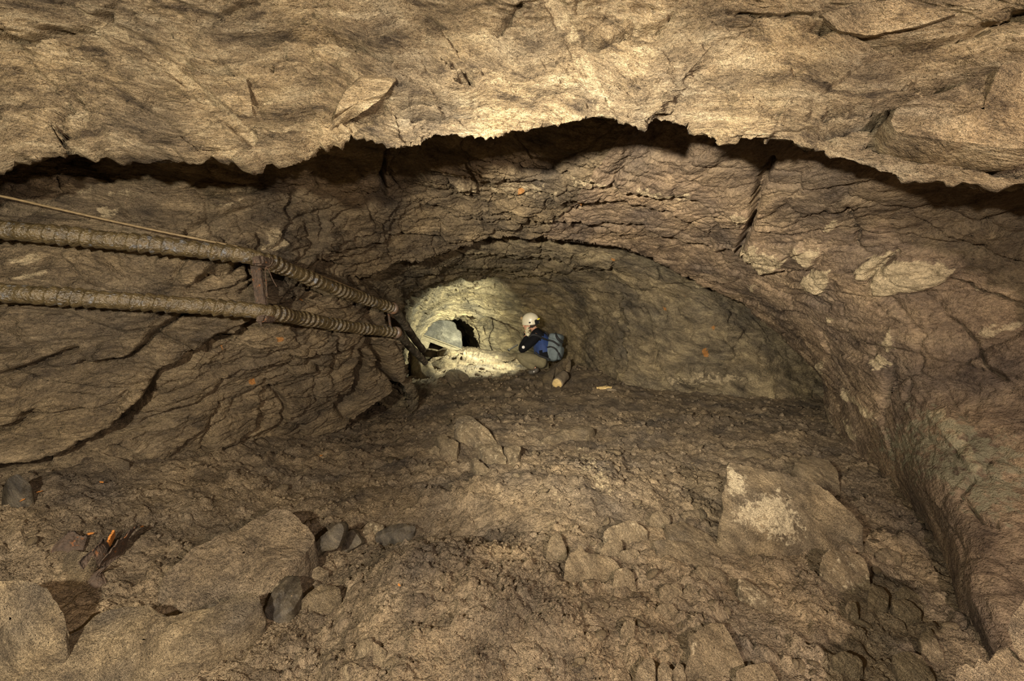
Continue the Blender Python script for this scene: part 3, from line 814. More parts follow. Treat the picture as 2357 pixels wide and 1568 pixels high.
def rock_from_top(name, top, up, thick, mat, seed, dome=0.15, rough=1.0, spread=0.12, under=0.35, at=None, soft=1, rings=None):
    """a stone whose upper face has the outline `top` (n,3); it goes down by `thick` along -up and closes underneath"""
    n = len(top)
    top = smooth_loop(top, soft)
    c = top.mean(0)
    size = np.linalg.norm(top - c, axis=1).mean()
    nt = rings or max(5, n // 5)
    ns = max(4, nt // 2 + 1)
    R = []
    for s in np.linspace(0.02, 1, nt):
        R.append(c + (top - c) * s + up * (dome * size * (1 - s * s)))
    out = top - c
    out = out - np.multiply.outer(out @ up, up)
    for s in np.linspace(0, 1, ns + 1)[1:]:
        R.append(top - up * (thick * s) + out * (spread * math.sin(s * math.pi * 0.75) - 0.1 * s))
    bot = c - up * thick
    for s in (0.6, 0.02):
        R.append(bot + (R[nt + ns - 1] - bot) * s - up * thick * 0.1)
    G = np.array(R)
    V = G.reshape(-1, 3)
    so = seed * 3.7
    d = 0.16 * fbm(V, 1.1 / size, 3, seed=so) + 0.07 * ridge(V, 3.0 / size, 4, seed=so + 4)
    f1, e, r = worley(V + 0.15 * size * np.stack([perlin(V * (2 / size) + k + so) for k in range(3)], -1), 1.3 / size, seed=int(seed) + 1)
    d = d + 0.16 * (r - 0.5) * np.clip(e / 0.2, 0, 1)
    cc = V - (c - up * thick * 0.5)
    nn = cc / (np.linalg.norm(cc, axis=1)[:, None] + 1e-9)
    up_part = (nn @ up)[:, None]
    nn = nn * 0.75 + 0.25 * up * np.sign(up_part)
    V = V + nn * (d * size * 0.5 * rough + 0.004 * ridge(V, 26, 3, seed=so) + 0.010 * min(1.0, size / 0.2) * fbm(V, 11, 3, seed=so + 8))[:, None]
    m, k = G.shape[:2]
    r_, c_ = np.meshgrid(np.arange(m - 1), np.arange(k), indexing='ij')
    a = r_ * k + c_; b = r_ * k + (c_ + 1) % k
    Q = np.stack([a, a + k, b + k, b], -1).reshape(-1, 4)
    org = bot
    attrs = {q: np.zeros(len(V), np.float32) for q in ('pale', 'rust', 'green', 'wet')}
    for q, v in (at or {}).items():
        if callable(v):
            attrs[q] = v(V).astype(np.float32)
        else: attrs[q][:] = v
    me = mesh_np(name, V - org, Q, mat, attrs)
    # flat-ish facets: smooth by angle
    o = bpy.data.objects.new(name, me)
    o.location = org
    bm = bmesh.new(); bm.from_mesh(me); bmesh.ops.recalc_face_normals(bm, faces=bm.faces)
    for e_ in bm.edges:
        if e_.is_manifold and e_.calc_face_angle(0) > 0.7: e_.smooth = False
    bm.to_mesh(me); bm.free()
    return link(o)

_seed = [1]
STONE_POLYS = []
def floor_stone(name, label, poly, thick, mat=None, group=None, n=None, tilt=0.0, **kw):
    """a stone lying on the floor: its upper face shows the outline poly; tilt lifts its far side"""
    _seed[0] += 1
    STONE_POLYS.append(poly)
    p = np.array(poly, float)
    wpx = max(np.ptp(p[:, 0]), np.ptp(p[:, 1]))
    n = n or int(np.clip(wpx / 2.4, 30, 170))
    q = resample(poly, n)
    y0, y1 = q[:, 1].min(), q[:, 1].max()
    top = []
    for x, y in q:
        fr = (y1 - y) / (y1 - y0 + 1e-6)
        t = thick * (0.10 + (0.62 + tilt) * fr ** 0.7)
        d = floor_d_off(x, y, t)
        top.append(px(x, y, d))
    top = np.array(top)
    # keep the far side from running away: limit the depth stretch
    dep = (top - CAM) @ AF
    near = np.percentile(dep, 10); lim = near + max(0.9 * np.ptp((top - CAM) @ AX), 0.06) + thick
    sc_ = np.minimum(dep, lim) / dep
    top = CAM + (top - CAM) * sc_[:, None]
    o = rock_from_top(name, top, AU, thick * (1.15 + tilt), mat or M_STONE, _seed[0], **kw)
    return tag(o, label, 'stone', group)

def face_stone(name, label, poly, depth, thick, mat, parent=None, lean=0.0, cat='stone', n=None, toward=False, **kw):
    """a slab whose broad face is turned to the viewer; depth is a number or a function of the pixel"""
    _seed[0] += 1
    p = np.array(poly, float)
    n = n or int(np.clip(max(np.ptp(p[:, 0]), np.ptp(p[:, 1])) / 3, 30, 120))
    q = resample(poly, n)
    yb = q[:, 1].max()
    if depth == 'floor':
        depth = floor_d_off(q[:, 0].mean(), yb - 6, 0.0) - 0.02
    top = np.array([px(x, y, (depth(x, y) if callable(depth) else depth + lean * (yb - y) / F * depth)) for x, y in q])
    c = top.mean(0)
    up = np.zeros(3)
    for i in range(n):
        up += np.cross(top[i] - c, top[(i + 1) % n] - c)
    up /= np.linalg.norm(up)
    if up @ (CAM - c) < 0: up = -up
    if toward:
        up = (CAM - c) / np.linalg.norm(CAM - c)
    o = rock_from_top(name, top, up, thick, mat, _seed[0], **kw)
    if parent is not None:
        o.parent = parent; o.matrix_parent_inverse = Matrix.Identity(4)
    if label: tag(o, label, None if parent is not None else cat)
    return o

def blotch(poly, a=0.5, soft=12):
    def f(V):
        X, Y, D = to_px(V)
        return a * sstep(-soft, soft, poly_sd(X + 0 * X, Y, poly))
    return f

# the big boulders and slabs on the right
floor_stone('boulder', 'largest boulder, cream mottled, lying against the foot of the right wall',
            c8((300, 395), (360, 390), (440, 420), (520, 440), (640, 455), (760, 495), (870, 590), (960, 680), (1015, 740), (1010, 800), (960, 850), (900, 850), (820, 830), (690, 850), (600, 830), (510, 790), (400, 780), (340, 720), (290, 660), (265, 600), (290, 520)), 0.30, tilt=0.35, dome=0.12, rough=0.7, soft=2,
            at={'pale': lambda V: np.maximum(blotch(c8((300, 400), (400, 470), (390, 560), (280, 560)), .46, 20)(V), blotch(c8((330, 640), (450, 580), (570, 530), (650, 600), (690, 720), (680, 830), (560, 810), (420, 740), (320, 690)), .42, 40)(V))})
floor_stone('boulder', 'smooth wedge of tan rock below the cream mottled boulder',
            c8((795, 900), (850, 870), (930, 870), (1000, 890), (1035, 930), (1060, 1040), (1050, 1085), (980, 1080), (900, 1010), (830, 950)), 0.12, tilt=0.2, rough=0.6, at={'pale': 0.17})
floor_stone('flat_stone', 'flat brown plate lying just behind the cream mottled boulder',
            c8((285, 335), (330, 315), (400, 310), (470, 308), (530, 345), (515, 380), (470, 375), (400, 360), (330, 350)), 0.05, rough=0.5)
floor_stone('boulder', 'angular brown block between the mottled boulder and the right wall',
            c8((650, 390), (730, 360), (830, 375), (870, 420), (900, 510), (860, 540), (800, 500), (760, 480), (690, 440)), 0.14, tilt=0.2, rough=0.7)
floor_stone('stone', 'small three-cornered stone leaning on the front of the mottled boulder',
            c8((370, 820), (440, 755), (500, 770), (535, 830), (470, 855), (390, 850)), 0.07, rough=0.8)
floor_stone('flat_stone', 'broad tan slab sunk in mud left of the mottled boulder',
            cC((1145, 370), (1250, 350), (1420, 380), (1600, 470), (1660, 540), (1480, 575), (1420, 610), (1300, 560), (1180, 480)), 0.07, rough=0.5, dome=0.05)
floor_stone('flat_stone', 'long grey brown slab running down beside the tan sunken slab',
            cC((1250, 230), (1400, 200), (1520, 260), (1680, 360), (1850, 450), (1980, 560), (1800, 570), (1640, 520), (1440, 380), (1300, 340)), 0.06, rough=0.5, dome=0.04)
floor_stone('stone', 'flat-topped stone beyond the head of the long slab',
            cC((1370, 180), (1430, 110), (1560, 80), (1600, 140), (1520, 200), (1440, 205)), 0.05, rough=0.6)
floor_stone('stone', 'pale brown stone left of the flat-topped stone at the slab head',
            cC((1110, 200), (1140, 120), (1190, 110), (1290, 150), (1260, 220), (1180, 232)), 0.06, rough=0.6)
floor_stone('stone', 'cream flecked blunt stone in the middle of the right rubble',
            cC((710, 300), (780, 230), (900, 195), (990, 200), (1090, 290), (1040, 350), (930, 370), (800, 350)), 0.10, rough=0.7, at={'pale': 0.14})
floor_stone('stone', 'dark square stone in front of the cream flecked blunt stone',
            cC((680, 460), (760, 350), (830, 345), (875, 380), (820, 490), (740, 490)), 0.08, rough=0.6)
floor_stone('stone', 'thin wedge stone behind the dark square stone in the rubble',
            cC((830, 480), (900, 440), (1000, 430), (1025, 490), (960, 520), (870, 530)), 0.05, rough=0.7)
floor_stone('stone', 'upright cone-shaped stone standing in the central mud',
            cC((215, 470), (250, 340), (300, 290), (340, 310), (370, 400), (390, 460), (300, 490)), 0.06, tilt=0.25, rough=0.5)
floor_stone('boulder', 'knobbly tan block in front of the dark square stone',
            cC((380, 600), (430, 480), (520, 400), (570, 480), (690, 500), (830, 560), (850, 620), (790, 660), (690, 660), (540, 680), (440, 660)), 0.11, rough=1.0)
floor_stone('stone', 'pale streaked stone right of the knobbly tan block',
            cC((795, 700), (820, 620), (900, 600), (960, 640), (985, 740), (930, 770), (850, 760)), 0.08, rough=0.8, at={'pale': 0.13})
floor_stone('flat_stone', 'pale speckled oblong stone below the mottled boulder',
            cC((1865, 720), (1910, 685), (2020, 760), (2180, 880), (2150, 940), (2090, 970), (2000, 880), (1900, 790)), 0.06, rough=0.5, at={'pale': 0.22})
floor_stone('flat_stone', 'largest flagstone at the bottom edge of the picture, cream cornered',
            cC((1430, 1220), (1550, 1130), (1690, 1060), (1760, 1110), (1830, 1240), (1930, 1470), (1800, 1530), (1600, 1490), (1420, 1460), (1480, 1330)), 0.09, rough=0.45, dome=0.08, at={'pale': blotch(cC((1440, 1210), (1520, 1220), (1480, 1340)), .4)})
floor_stone('flat_stone', 'flagstone cut by the bottom edge right of the largest one',
            cC((1850, 1500), (1940, 1460), (2110, 1410), (2200, 1540), (2230, 1640), (1900, 1640)), 0.08, rough=0.5)
floor_stone('stone', 'smooth oval stone left of the largest flagstone',
            cC((860, 1140), (900, 1060), (950, 1040), (980, 1080), (970, 1160), (900, 1185)), 0.06, rough=0.5)
floor_stone('stone', 'humped stone at the bottom edge left of the flagstones',
            cC((1000, 1500), (1040, 1410), (1100, 1375), (1150, 1430), (1150, 1560), (1060, 1600), (990, 1580)), 0.045, rough=0.7)
floor_stone('stone', 'second humped stone at the bottom edge beside the first',
            cC((1180, 1480), (1210, 1410), (1260, 1420), (1300, 1500), (1280, 1600), (1190, 1600)), 0.04, rough=0.7)
floor_stone('stone', 'third and smallest humped stone at the bottom edge',
            cC((1310, 1500), (1350, 1430), (1400, 1440), (1410, 1540), (1340, 1580)), 0.03, rough=0.7)
floor_stone('flat_stone', 'low sloping brown slab above the largest flagstone',
            cC((1480, 640), (1540, 580), (1640, 590), (1780, 660), (1760, 690), (1640, 680), (1560, 740)), 0.06, rough=0.6)
floor_stone('stone', 'mud-coated stone between the sloping slab and the streaked stone',
            cC((1190, 790), (1250, 740), (1370, 740), (1390, 830), (1300, 880), (1220, 850)), 0.06, rough=0.8)
floor_stone('stone', 'pale grey stone beside the mud-coated stone in the rubble',
            cC((1400, 800), (1460, 720), (1500, 740), (1480, 840), (1430, 880)), 0.05, rough=0.7, at={'pale': 0.15})
floor_stone('stone', 'round brown stone with white flecks amid the lower rubble',
            cC((1150, 980), (1200, 920), (1300, 910), (1350, 970), (1300, 1010), (1210, 1010)), 0.05, rough=0.7)
# rubble between the flagstone and the right wall
for lab, poly, t in (('rounded brown stone just below the tan rock wedge', c8((1060, 1100), (1080, 1060), (1130, 1070), (1165, 1110), (1150, 1190), (1090, 1205), (1050, 1150)), .07),
                     ('narrow upright stone left of the rounded brown stone by the right wall', c8((930, 1180), (950, 1140), (985, 1150), (1000, 1230), (950, 1240)), .06),
                     ('white streaked pointed stone touching the foot of the right wall', c8((1180, 1150), (1230, 1130), (1290, 1150), (1340, 1215), (1250, 1245), (1210, 1200)), .06),
                     ('layered stone wedged above the white streaked pointed stone', c8((1200, 1100), (1250, 1060), (1340, 1120), (1320, 1145), (1240, 1140)), .05),
                     ('small leaning plate right of the tan rock wedge', c8((1020, 870), (1040, 815), (1085, 870), (1095, 910), (1050, 905)), .05),
                     ('squat stone right of the small leaning plate', c8((1090, 890), (1150, 850), (1220, 880), (1230, 920), (1140, 930)), .05),
                     ('cracked block at the foot of the right wall near the bottom', c8((1330, 1330), (1390, 1290), (1410, 1330), (1455, 1430), (1400, 1440), (1340, 1380)), .06),
                     ('oblong flat block at the bottom right beside the cracked block', c8((1190, 1450), (1250, 1420), (1330, 1430), (1400, 1540), (1420, 1600), (1230, 1600)), .06),
                     ('rounded slab at the bottom edge left of the oblong block', c8((860, 1450), (920, 1415), (1000, 1440), (1020, 1500), (950, 1530), (880, 1500)), .06)):
    floor_stone('stone', lab, poly, t, rough=0.7)
# heap in the middle of the floor
for lab, poly, t, ti, pal in (('tall tan roof-shaped stone on the central heap', cA((560, 380), (680, 335), (760, 370), (1000, 560), (1100, 720), (870, 720), (640, 640), (540, 520)), .14, .3, .15),
                              ('pale diamond-shaped slab in front of the roof-shaped stone', cA((860, 770), (1050, 735), (1160, 780), (1240, 960), (1210, 1030), (1100, 1040), (1020, 1040), (940, 920)), .09, .2, .17),
                              ('three-cornered tan stone right of the pale diamond slab', cA((1210, 790), (1380, 770), (1440, 800), (1400, 920), (1310, 1010), (1260, 950)), .09, .2, .14),
                              ('leaning oval stone left on the central heap', cA((270, 640), (370, 610), (570, 730), (540, 880), (470, 900), (400, 880), (320, 790)), .09, .2, .1),
                              ('long layered splinter stone under the pale diamond slab', cA((760, 950), (830, 950), (1040, 1120), (960, 1180), (880, 1150), (800, 1050)), .07, .2, .14),
                              ('small stone leaning left of the oval stone on the heap', cA((170, 840), (250, 760), (310, 820), (290, 880), (230, 890)), .06, .2, .0),
                              ('thin tan plate lying right behind the central heap', cA((1500, 540), (1600, 490), (1750, 520), (1840, 570), (1700, 590), (1580, 560)), .04, .1, .14),
                              ('long low grey stone right of the central heap', cA((1700, 710), (1900, 590), (2050, 540), (2300, 480), (2450, 520), (2350, 620), (2100, 660), (1900, 720), (1760, 760)), .07, .2, .12),
                              ('tan chip at the front right of the central heap', cA((1320, 1170), (1400, 1150), (1500, 1230), (1440, 1250), (1360, 1210)), .04, .1, .14)):
    floor_stone('stone', lab, poly, t, tilt=ti, rough=0.8, at={'pale': pal}, soft=0)
# left foreground
M_SLATE = rock_mat('dark_wet_slate', (0.022, 0.018, 0.013), (0.05, 0.042, 0.03), (0.10, 0.085, 0.06), axis=(0.7, 0.2, 0.6), stretch=3, scale=12, rough=0.5, bump=0.3, glint=0.1)
floor_stone('boulder', 'long mud-covered slab lying across the left foreground',
            c6((800, 800), (940, 660), (1060, 605), (1180, 560), (1280, 500), (1340, 462), (1400, 465), (1450, 480), (1520, 550), (1557, 610), (1500, 680), (1380, 770), (1330, 830), (1290, 880), (1150, 850), (1000, 870), (870, 870)), 0.20, tilt=0.15, dome=0.05, rough=0.38, mat=M_FLOOR, soft=2)
floor_stone('boulder', 'smooth low ledge of rock below the mud-covered slab',
            c6((330, 1110), (480, 980), (620, 945), (720, 950), (820, 1000), (1000, 960), (1150, 900), (1250, 880), (1283, 925), (1180, 1010), (1080, 1080), (960, 1180), (850, 1240), (640, 1340), (200, 1380), (100, 1300)), 0.13, tilt=0.1, dome=0.05, rough=0.5, soft=2)
floor_stone('boulder', 'rounded grey brown boulder cut by the left edge of the picture',
            c6((-160, 860), (0, 812), (120, 815), (220, 850), (280, 930), (335, 1050), (300, 1130), (150, 1200), (0, 1260), (-160, 1280)), 0.24, tilt=0.2, dome=0.15, rough=0.5, soft=3)
face_stone('flat_stone', 'tall dark slate standing upright beside the mud-covered slab', c6((1480, 705), (1590, 590), (1640, 545), (1680, 520), (1697, 560), (1660, 650), (1590, 660), (1520, 750)), 'floor', 0.05, M_SLATE, lean=0.3, rough=0.6)
face_stone('flat_stone', 'squat dark slate leaning right of the tall upright slate', c6((1670, 640), (1680, 590), (1740, 555), (1785, 620), (1700, 670)), 'floor', 0.05, M_SLATE, lean=0.4, rough=0.6)
floor_stone('flat_stone', 'orange brown flat stone beyond the upright slates', c6((1770, 572), (1800, 540), (1830, 518), (1895, 540), (1840, 592)), .05, rough=0.4, at={'pale': 0.2})
floor_stone('flat_stone', 'dark-edged slate lying right of the orange brown stone', c6((1850, 590), (1900, 545), (1980, 530), (2050, 545), (2030, 590), (1950, 610)), .07, mat=M_SLATE, rough=0.5)
floor_stone('stone', 'pale oval stone in the wet gully', c6((1500, 790), (1570, 742), (1622, 768), (1560, 800)), .05, rough=0.6, at={'pale': 0.12})
floor_stone('stone', 'glossy split stone in the wet gully below the pale oval one', c6((1485, 910), (1560, 845), (1640, 835), (1680, 862), (1640, 905), (1550, 945)), .08, rough=0.7, at={'wet': 0.3})
floor_stone('boulder', 'dark wet block between the gully and the mud-covered slab', c6((1310, 960), (1350, 860), (1400, 800), (1470, 785), (1492, 870), (1440, 960), (1350, 1000)), .10, mat=M_SLATE, rough=0.7)
floor_stone('stone', 'dark pointed stone at the left edge below the wall', c6((10, 370), (40, 310), (85, 285), (150, 340), (165, 372), (70, 385)), .12, mat=M_SLATE, tilt=0.4, rough=0.8)
face_stone('flat_stone', 'light grey flagstone propped on the rusty scrap', crop(((780, 700), (870, 620), (970, 640), (1112, 648), (1085, 760), (1040, 900), (960, 1030), (880, 1095), (800, 1070), (800, 950), (770, 850)), 0, 1150, .1913), 'floor', 0.025, M_STONE, lean=0.75, rough=0.3, at={'pale': 0.1}, dome=0.02, soft=0)
floor_stone('stone', 'tan stone near the bottom edge left of centre', c7((50, 1415), (90, 1370), (140, 1380), (195, 1425), (180, 1470), (80, 1495)), .06, rough=0.6)
floor_stone('flat_stone', 'flat tan stone cut by the bottom edge left of centre', c7((-20, 1500), (20, 1475), (110, 1530), (100, 1600), (-20, 1610)), .06, rough=0.6)
floor_stone('stone', 'small grey stone right of the tan stone near the bottom edge', cD((1235, 1230), (1280, 1195), (1350, 1215), (1310, 1290), (1250, 1300)), .04, rough=0.6)
floor_stone('boulder', 'low muddy hump at the foot of the left wall', c6((255, 215), (300, 160), (360, 140), (450, 170), (560, 200), (640, 230), (520, 250), (350, 240)), .14, mat=M_WALL, rough=0.5, soft=3)
# right foreground, close to the lens
face_stone('boulder', 'near rough rock filling the bottom right corner', [(2190, 1640), (2205, 1540), (2225, 1528), (2245, 1540), (2255, 1515), (2275, 1530), (2300, 1500), (2320, 1493), (2350, 1530), (2420, 1560), (2460, 1640)], 0.80, 0.12, M_STONE, lean=0.4, rough=0.5, soft=0, toward=True, spread=-0.15)
face_stone('boulder', 'near rough rock at the right edge above the corner rock', [(2322, 1450), (2330, 1420), (2345, 1405), (2360, 1380), (2460, 1330), (2500, 1500), (2400, 1540), (2345, 1510), (2335, 1490)], 0.82, 0.12, M_STONE, lean=0.4, rough=0.5, soft=0, toward=True, spread=-0.15)
# far end
floor_stone('stone', 'long ridged rock behind the crouching person', cE((450, 470), (500, 390), (700, 180), (880, 60), (1000, 20), (1010, 100), (900, 250), (800, 360), (660, 440), (640, 600), (560, 660), (490, 600)), .16, tilt=.1, rough=0.6, soft=0)
floor_stone('stone', 'blunt brown block where the lower hose ends', cB((30, 1010), (140, 1180), (270, 1190), (390, 1290), (430, 1400), (440, 1500), (250, 1500), (60, 1350), (10, 1150)), .16, tilt=.1, rough=0.6, mat=M_STONE)
floor_stone('stone', 'rounded brown rock in front of the lit rubble', cB((600, 1430), (680, 1360), (820, 1370), (950, 1430), (1000, 1500), (850, 1560), (640, 1500)), .16, rough=0.7)
for lab, poly, t in (('bright egg-shaped stone on the lit rubble below the dark hole', cB((885, 1160), (900, 1120), (960, 1110), (1035, 1130), (1000, 1180), (930, 1205)), .12),
                     ('pointed bright stone in the mouth of the dark hole', cB((890, 1095), (940, 1040), (975, 1085), (940, 1100)), .12),
                     ('yellowish slab on the rubble before the person', cB((1390, 1320), (1440, 1280), (1560, 1280), (1600, 1330), (1480, 1360)), .08),
                     ('longest lit slab of the rubble slope', cB((380, 1260), (520, 1180), (700, 1200), (800, 1240), (700, 1300), (560, 1340), (430, 1320)), .08),
                     ('lit slab under the left end of the plank', cB((240, 960), (330, 900), (440, 920), (560, 960), (480, 1040), (350, 1060), (230, 1030)), .12),
                     ('lit slab below the right end of the plank', cB((480, 1060), (600, 990), (760, 1060), (830, 1100), (700, 1140), (560, 1120)), .10),
                     ('bright stone left of the egg-shaped one', cB((780, 1150), (830, 1100), (880, 1130), (860, 1190), (800, 1200)), .08),
                     ('dark cube-shaped stone at the foot of the cracked pillar', cB((1415, 1160), (1440, 1125), (1475, 1130), (1475, 1185), (1430, 1190)), .08)):
    floor_stone('stone', lab, poly, t, rough=0.7, n=36, at={'pale': 0.1}, soft=0)
face_stone('fallen_slab', 'flat grey rock slab leaning at the far end of the tunnel',
           cB((130, 800), (240, 690), (370, 590), (430, 570), (540, 552), (680, 570), (760, 620), (770, 690), (840, 745), (855, 900), (862, 1040), (560, 925), (380, 850)), 8.35, 0.12, rock_mat('grey_slab', (0.035, 0.032, 0.026), (0.062, 0.057, 0.047), (0.12, 0.11, 0.09), axis=(0.3, 0.6, 0.6), stretch=1.5, scale=4, bump=0.3), cat='rock slab', rough=0.25, dome=0.02, soft=0, n=60)

# wall pieces standing proud of the ceiling
CEIL = bpy.data.objects['ceiling']
face_stone('rock_slab', 'pale brown slab hanging from the ceiling at the right edge', c4((1785, 520), (1820, 470), (1900, 430), (2030, 400), (2100, 370), (2200, 330), (2260, 290), (2357, 270), (2480, 300), (2500, 500), (2420, 640), (2260, 640), (2180, 620), (2050, 610), (1920, 590), (1810, 570)), lambda x, y: ceil_depth(min(x, 2357), y) - 0.11, 0.14, M_CEIL, parent=CEIL, rough=0.3, dome=0.05, n=120)
face_stone('rock_slab', None, c3((1530, 480), (1560, 420), (1630, 355), (1780, 370), (1730, 440), (1640, 500), (1540, 570), (1490, 590)), lambda x, y: ceil_depth(x, y) - 0.025, 0.06, M_CEIL, parent=CEIL, rough=0.25, dome=0.02, n=60, at={'pale': 0.12})
face_stone('rock_slab', None, c3((1000, 450), (1060, 390), (1110, 355), (1130, 430), (1140, 510), (1060, 500)), lambda x, y: ceil_depth(x, y) - 0.02, 0.06, M_CEIL, parent=CEIL, rough=0.25, dome=0.02, n=50)
face_stone('rock_slab', None, c4((1560, 130), (1480, 60), (1640, 20), (1800, 5), (1880, 40), (2060, 60), (1900, 110), (1690, 150)), lambda x, y: ceil_depth(x, y) - 0.03, 0.06, M_CEIL, parent=CEIL, rough=0.25, dome=0.03, n=60, at={'pale': 0.1})

# ------------------------------------------------------------------ small loose stones and pebbles
def chip_mesh(seed, sub=2):
    r = np.random.RandomState(seed)
    bm = bmesh.new(); bmesh.ops.create_icosphere(bm, subdivisions=sub, radius=1.0)
    V = np.array([v.co[:] for v in bm.verts])
    for _ in range(7):                                   # cut facets
        n = r.normal(size=3); n /= np.linalg.norm(n); k = r.uniform(0.45, 0.8)
        s = V @ n
        V = V - np.multiply.outer(np.maximum(s - k, 0), n)
    V = V * np.array([1.0, r.uniform(0.55, 0.85), r.uniform(0.28, 0.5)])
    V = V * (1 + 0.10 * fbm(V, 1.8, 2, seed=seed))[:, None]
    for v, c in zip(bm.verts, V): v.co = c
    for e in bm.edges:
        if e.is_manifold and e.calc_face_angle(0) > 0.5: e.smooth = False
    for f in bm.faces: f.smooth = True
    me = bpy.data.meshes.new('stone_chip'); bm.to_mesh(me); bm.free()
    for q in ('pale', 'rust', 'green', 'wet'): me.attributes.new(q, 'FLOAT', 'POINT')
    me.materials.append(M_STONE)
    return me

FX, FY, FD = to_px(FLOOR_G)
_fx = (FLOOR_G - CAM) @ AX; _fd = FD
_seen = (FX > -20) & (FX < W + 20) & (FY > 830) & (FY < H + 20) & (FD > 0.5)
for _p in STONE_POLYS:
    _q = np.array(_p)
    _m = _seen & (FX > _q[:, 0].min() - 25) & (FX < _q[:, 0].max() + 25) & (FY > _q[:, 1].min() - 25) & (FY < _q[:, 1].max() + 25)
    _seen[_m] = poly_sd(FX[_m], FY[_m], _p) < -14
_cand = np.argwhere(_seen)
rr = np.random.RandomState(21)
CHIPS = [chip_mesh(60 + k) for k in range(8)]
def scatter_pick(n, weight):
    w = weight(FX[_seen], FY[_seen], FD[_seen]) * FD[_seen] ** 0.0
    w = np.maximum(w, 0); w /= w.sum()
    k = rr.choice(len(_cand), n, replace=False, p=w)
    return FLOOR_G[_seen][k], FX[_seen][k], FY[_seen][k], FD[_seen][k]
def chip_weight(X, Y, D):
    w = 0.5 + 0 * X
    w = w + 2.2 * ((X > 1300) & (Y > 1150)) + 2.0 * ((X > 1150) & (X < 1700) & (Y > 1000)) + 1.5 * ((Y < 1000) & (X < 1300))
    w = w + 2.5 * ((X > 960) & (X < 1190) & (Y < 870))
    w = w + 1.5 * ((X > 600) & (X < 1000) & (Y > 1350))
    return w
Pc, cx_, cy_, cd_ = scatter_pick(280, chip_weight)
for k in range(280):
    o = bpy.data.objects.new('stone_chip', CHIPS[k % 8])
    s = float(np.clip(rr.lognormal(math.log(10), 0.4), 5.5, 22)) / F * cd_[k]
    o.scale = (s, s, s)
    o.rotation_euler = (rr.normal() * 0.35, rr.normal() * 0.35, rr.uniform(0, 6.28))
    o.location = Pc[k] + AU * (0.10 * s)
    link(o)
    tag(o, 'small angular brown stone chip lying loose on the muddy floor', 'stone', 'loose stone chips on the floor')

def build_pebbles(n):
    ico = bmesh.new(); bmesh.ops.create_icosphere(ico, subdivisions=1, radius=1.0)
    V0 = np.array([v.co[:] for v in ico.verts]); T0 = np.array([[v.index for v in f.verts] for f in ico.faces]); ico.free()
    P, X, Y, D = scatter_pick(n, lambda X, Y, D: 0.6 + 0.8 * (Y > 1100) + 1.2 * ((X > 650) & (X < 1350) & (Y > 1250)))
    s = np.clip(rr.lognormal(math.log(3.6), 0.45, n), 1.8, 9) / F * D
    V = V0[None] * rr.uniform(0.6, 1.25, (n, len(V0), 1)) * (s[:, None] * np.stack([rr.uniform(.8, 1.2, n), rr.uniform(.6, 1, n), rr.uniform(.4, .8, n)], -1))[:, None, :]
    a = rr.uniform(0, 6.28, n); ca, sa = np.cos(a), np.sin(a)
    R = np.zeros((n, 3, 3)); R[:, 0, 0] = ca; R[:, 0, 1] = -sa; R[:, 1, 0] = sa; R[:, 1, 1] = ca; R[:, 2, 2] = 1
    V = np.einsum('nij,nkj->nki', R, V) + (P + AU * (s * 0.15)[:, None])[:, None, :]
    T = (T0[None] + (np.arange(n) * len(V0))[:, None, None]).reshape(-1, 3)
    at = {q: np.zeros(V.shape[0] * V.shape[1], np.float32) for q in ('pale', 'rust', 'green', 'wet')}
    o = link(bpy.data.objects.new('gravel', mesh_np('gravel', V.reshape(-1, 3), T, M_FLOOR, at, smooth=False)))
    o.parent = bpy.data.objects['floor']
    tag(o, 'fine brown gravel and crumbs strewn all over the floor', None, kind='stuff')
build_pebbles(9000)

# ------------------------------------------------------------------ hoses on the left wall
def spline(pts, n):
    """smooth path through 3D points, n samples"""
    p = np.array(pts, float)
    p = np.vstack([2 * p[0] - p[1], p, 2 * p[-1] - p[-2]])
    L = np.concatenate([[0], np.cumsum(np.linalg.norm(np.diff(p[1:-1], axis=0), axis=1))])
    out = []
    for s in np.linspace(0, L[-1], n):
        k = min(np.searchsorted(L, s, 'right') - 1, len(L) - 2); k = max(k, 0)
        t = (s - L[k]) / (L[k + 1] - L[k])
        p0, p1, p2, p3 = p[k:k + 4]
        out.append(0.5 * (2 * p1 + (p2 - p0) * t + (2 * p0 - 5 * p1 + 4 * p2 - p3) * t * t + (3 * p1 - p0 - 3 * p2 + p3) * t ** 3))
    return np.array(out), L[-1]

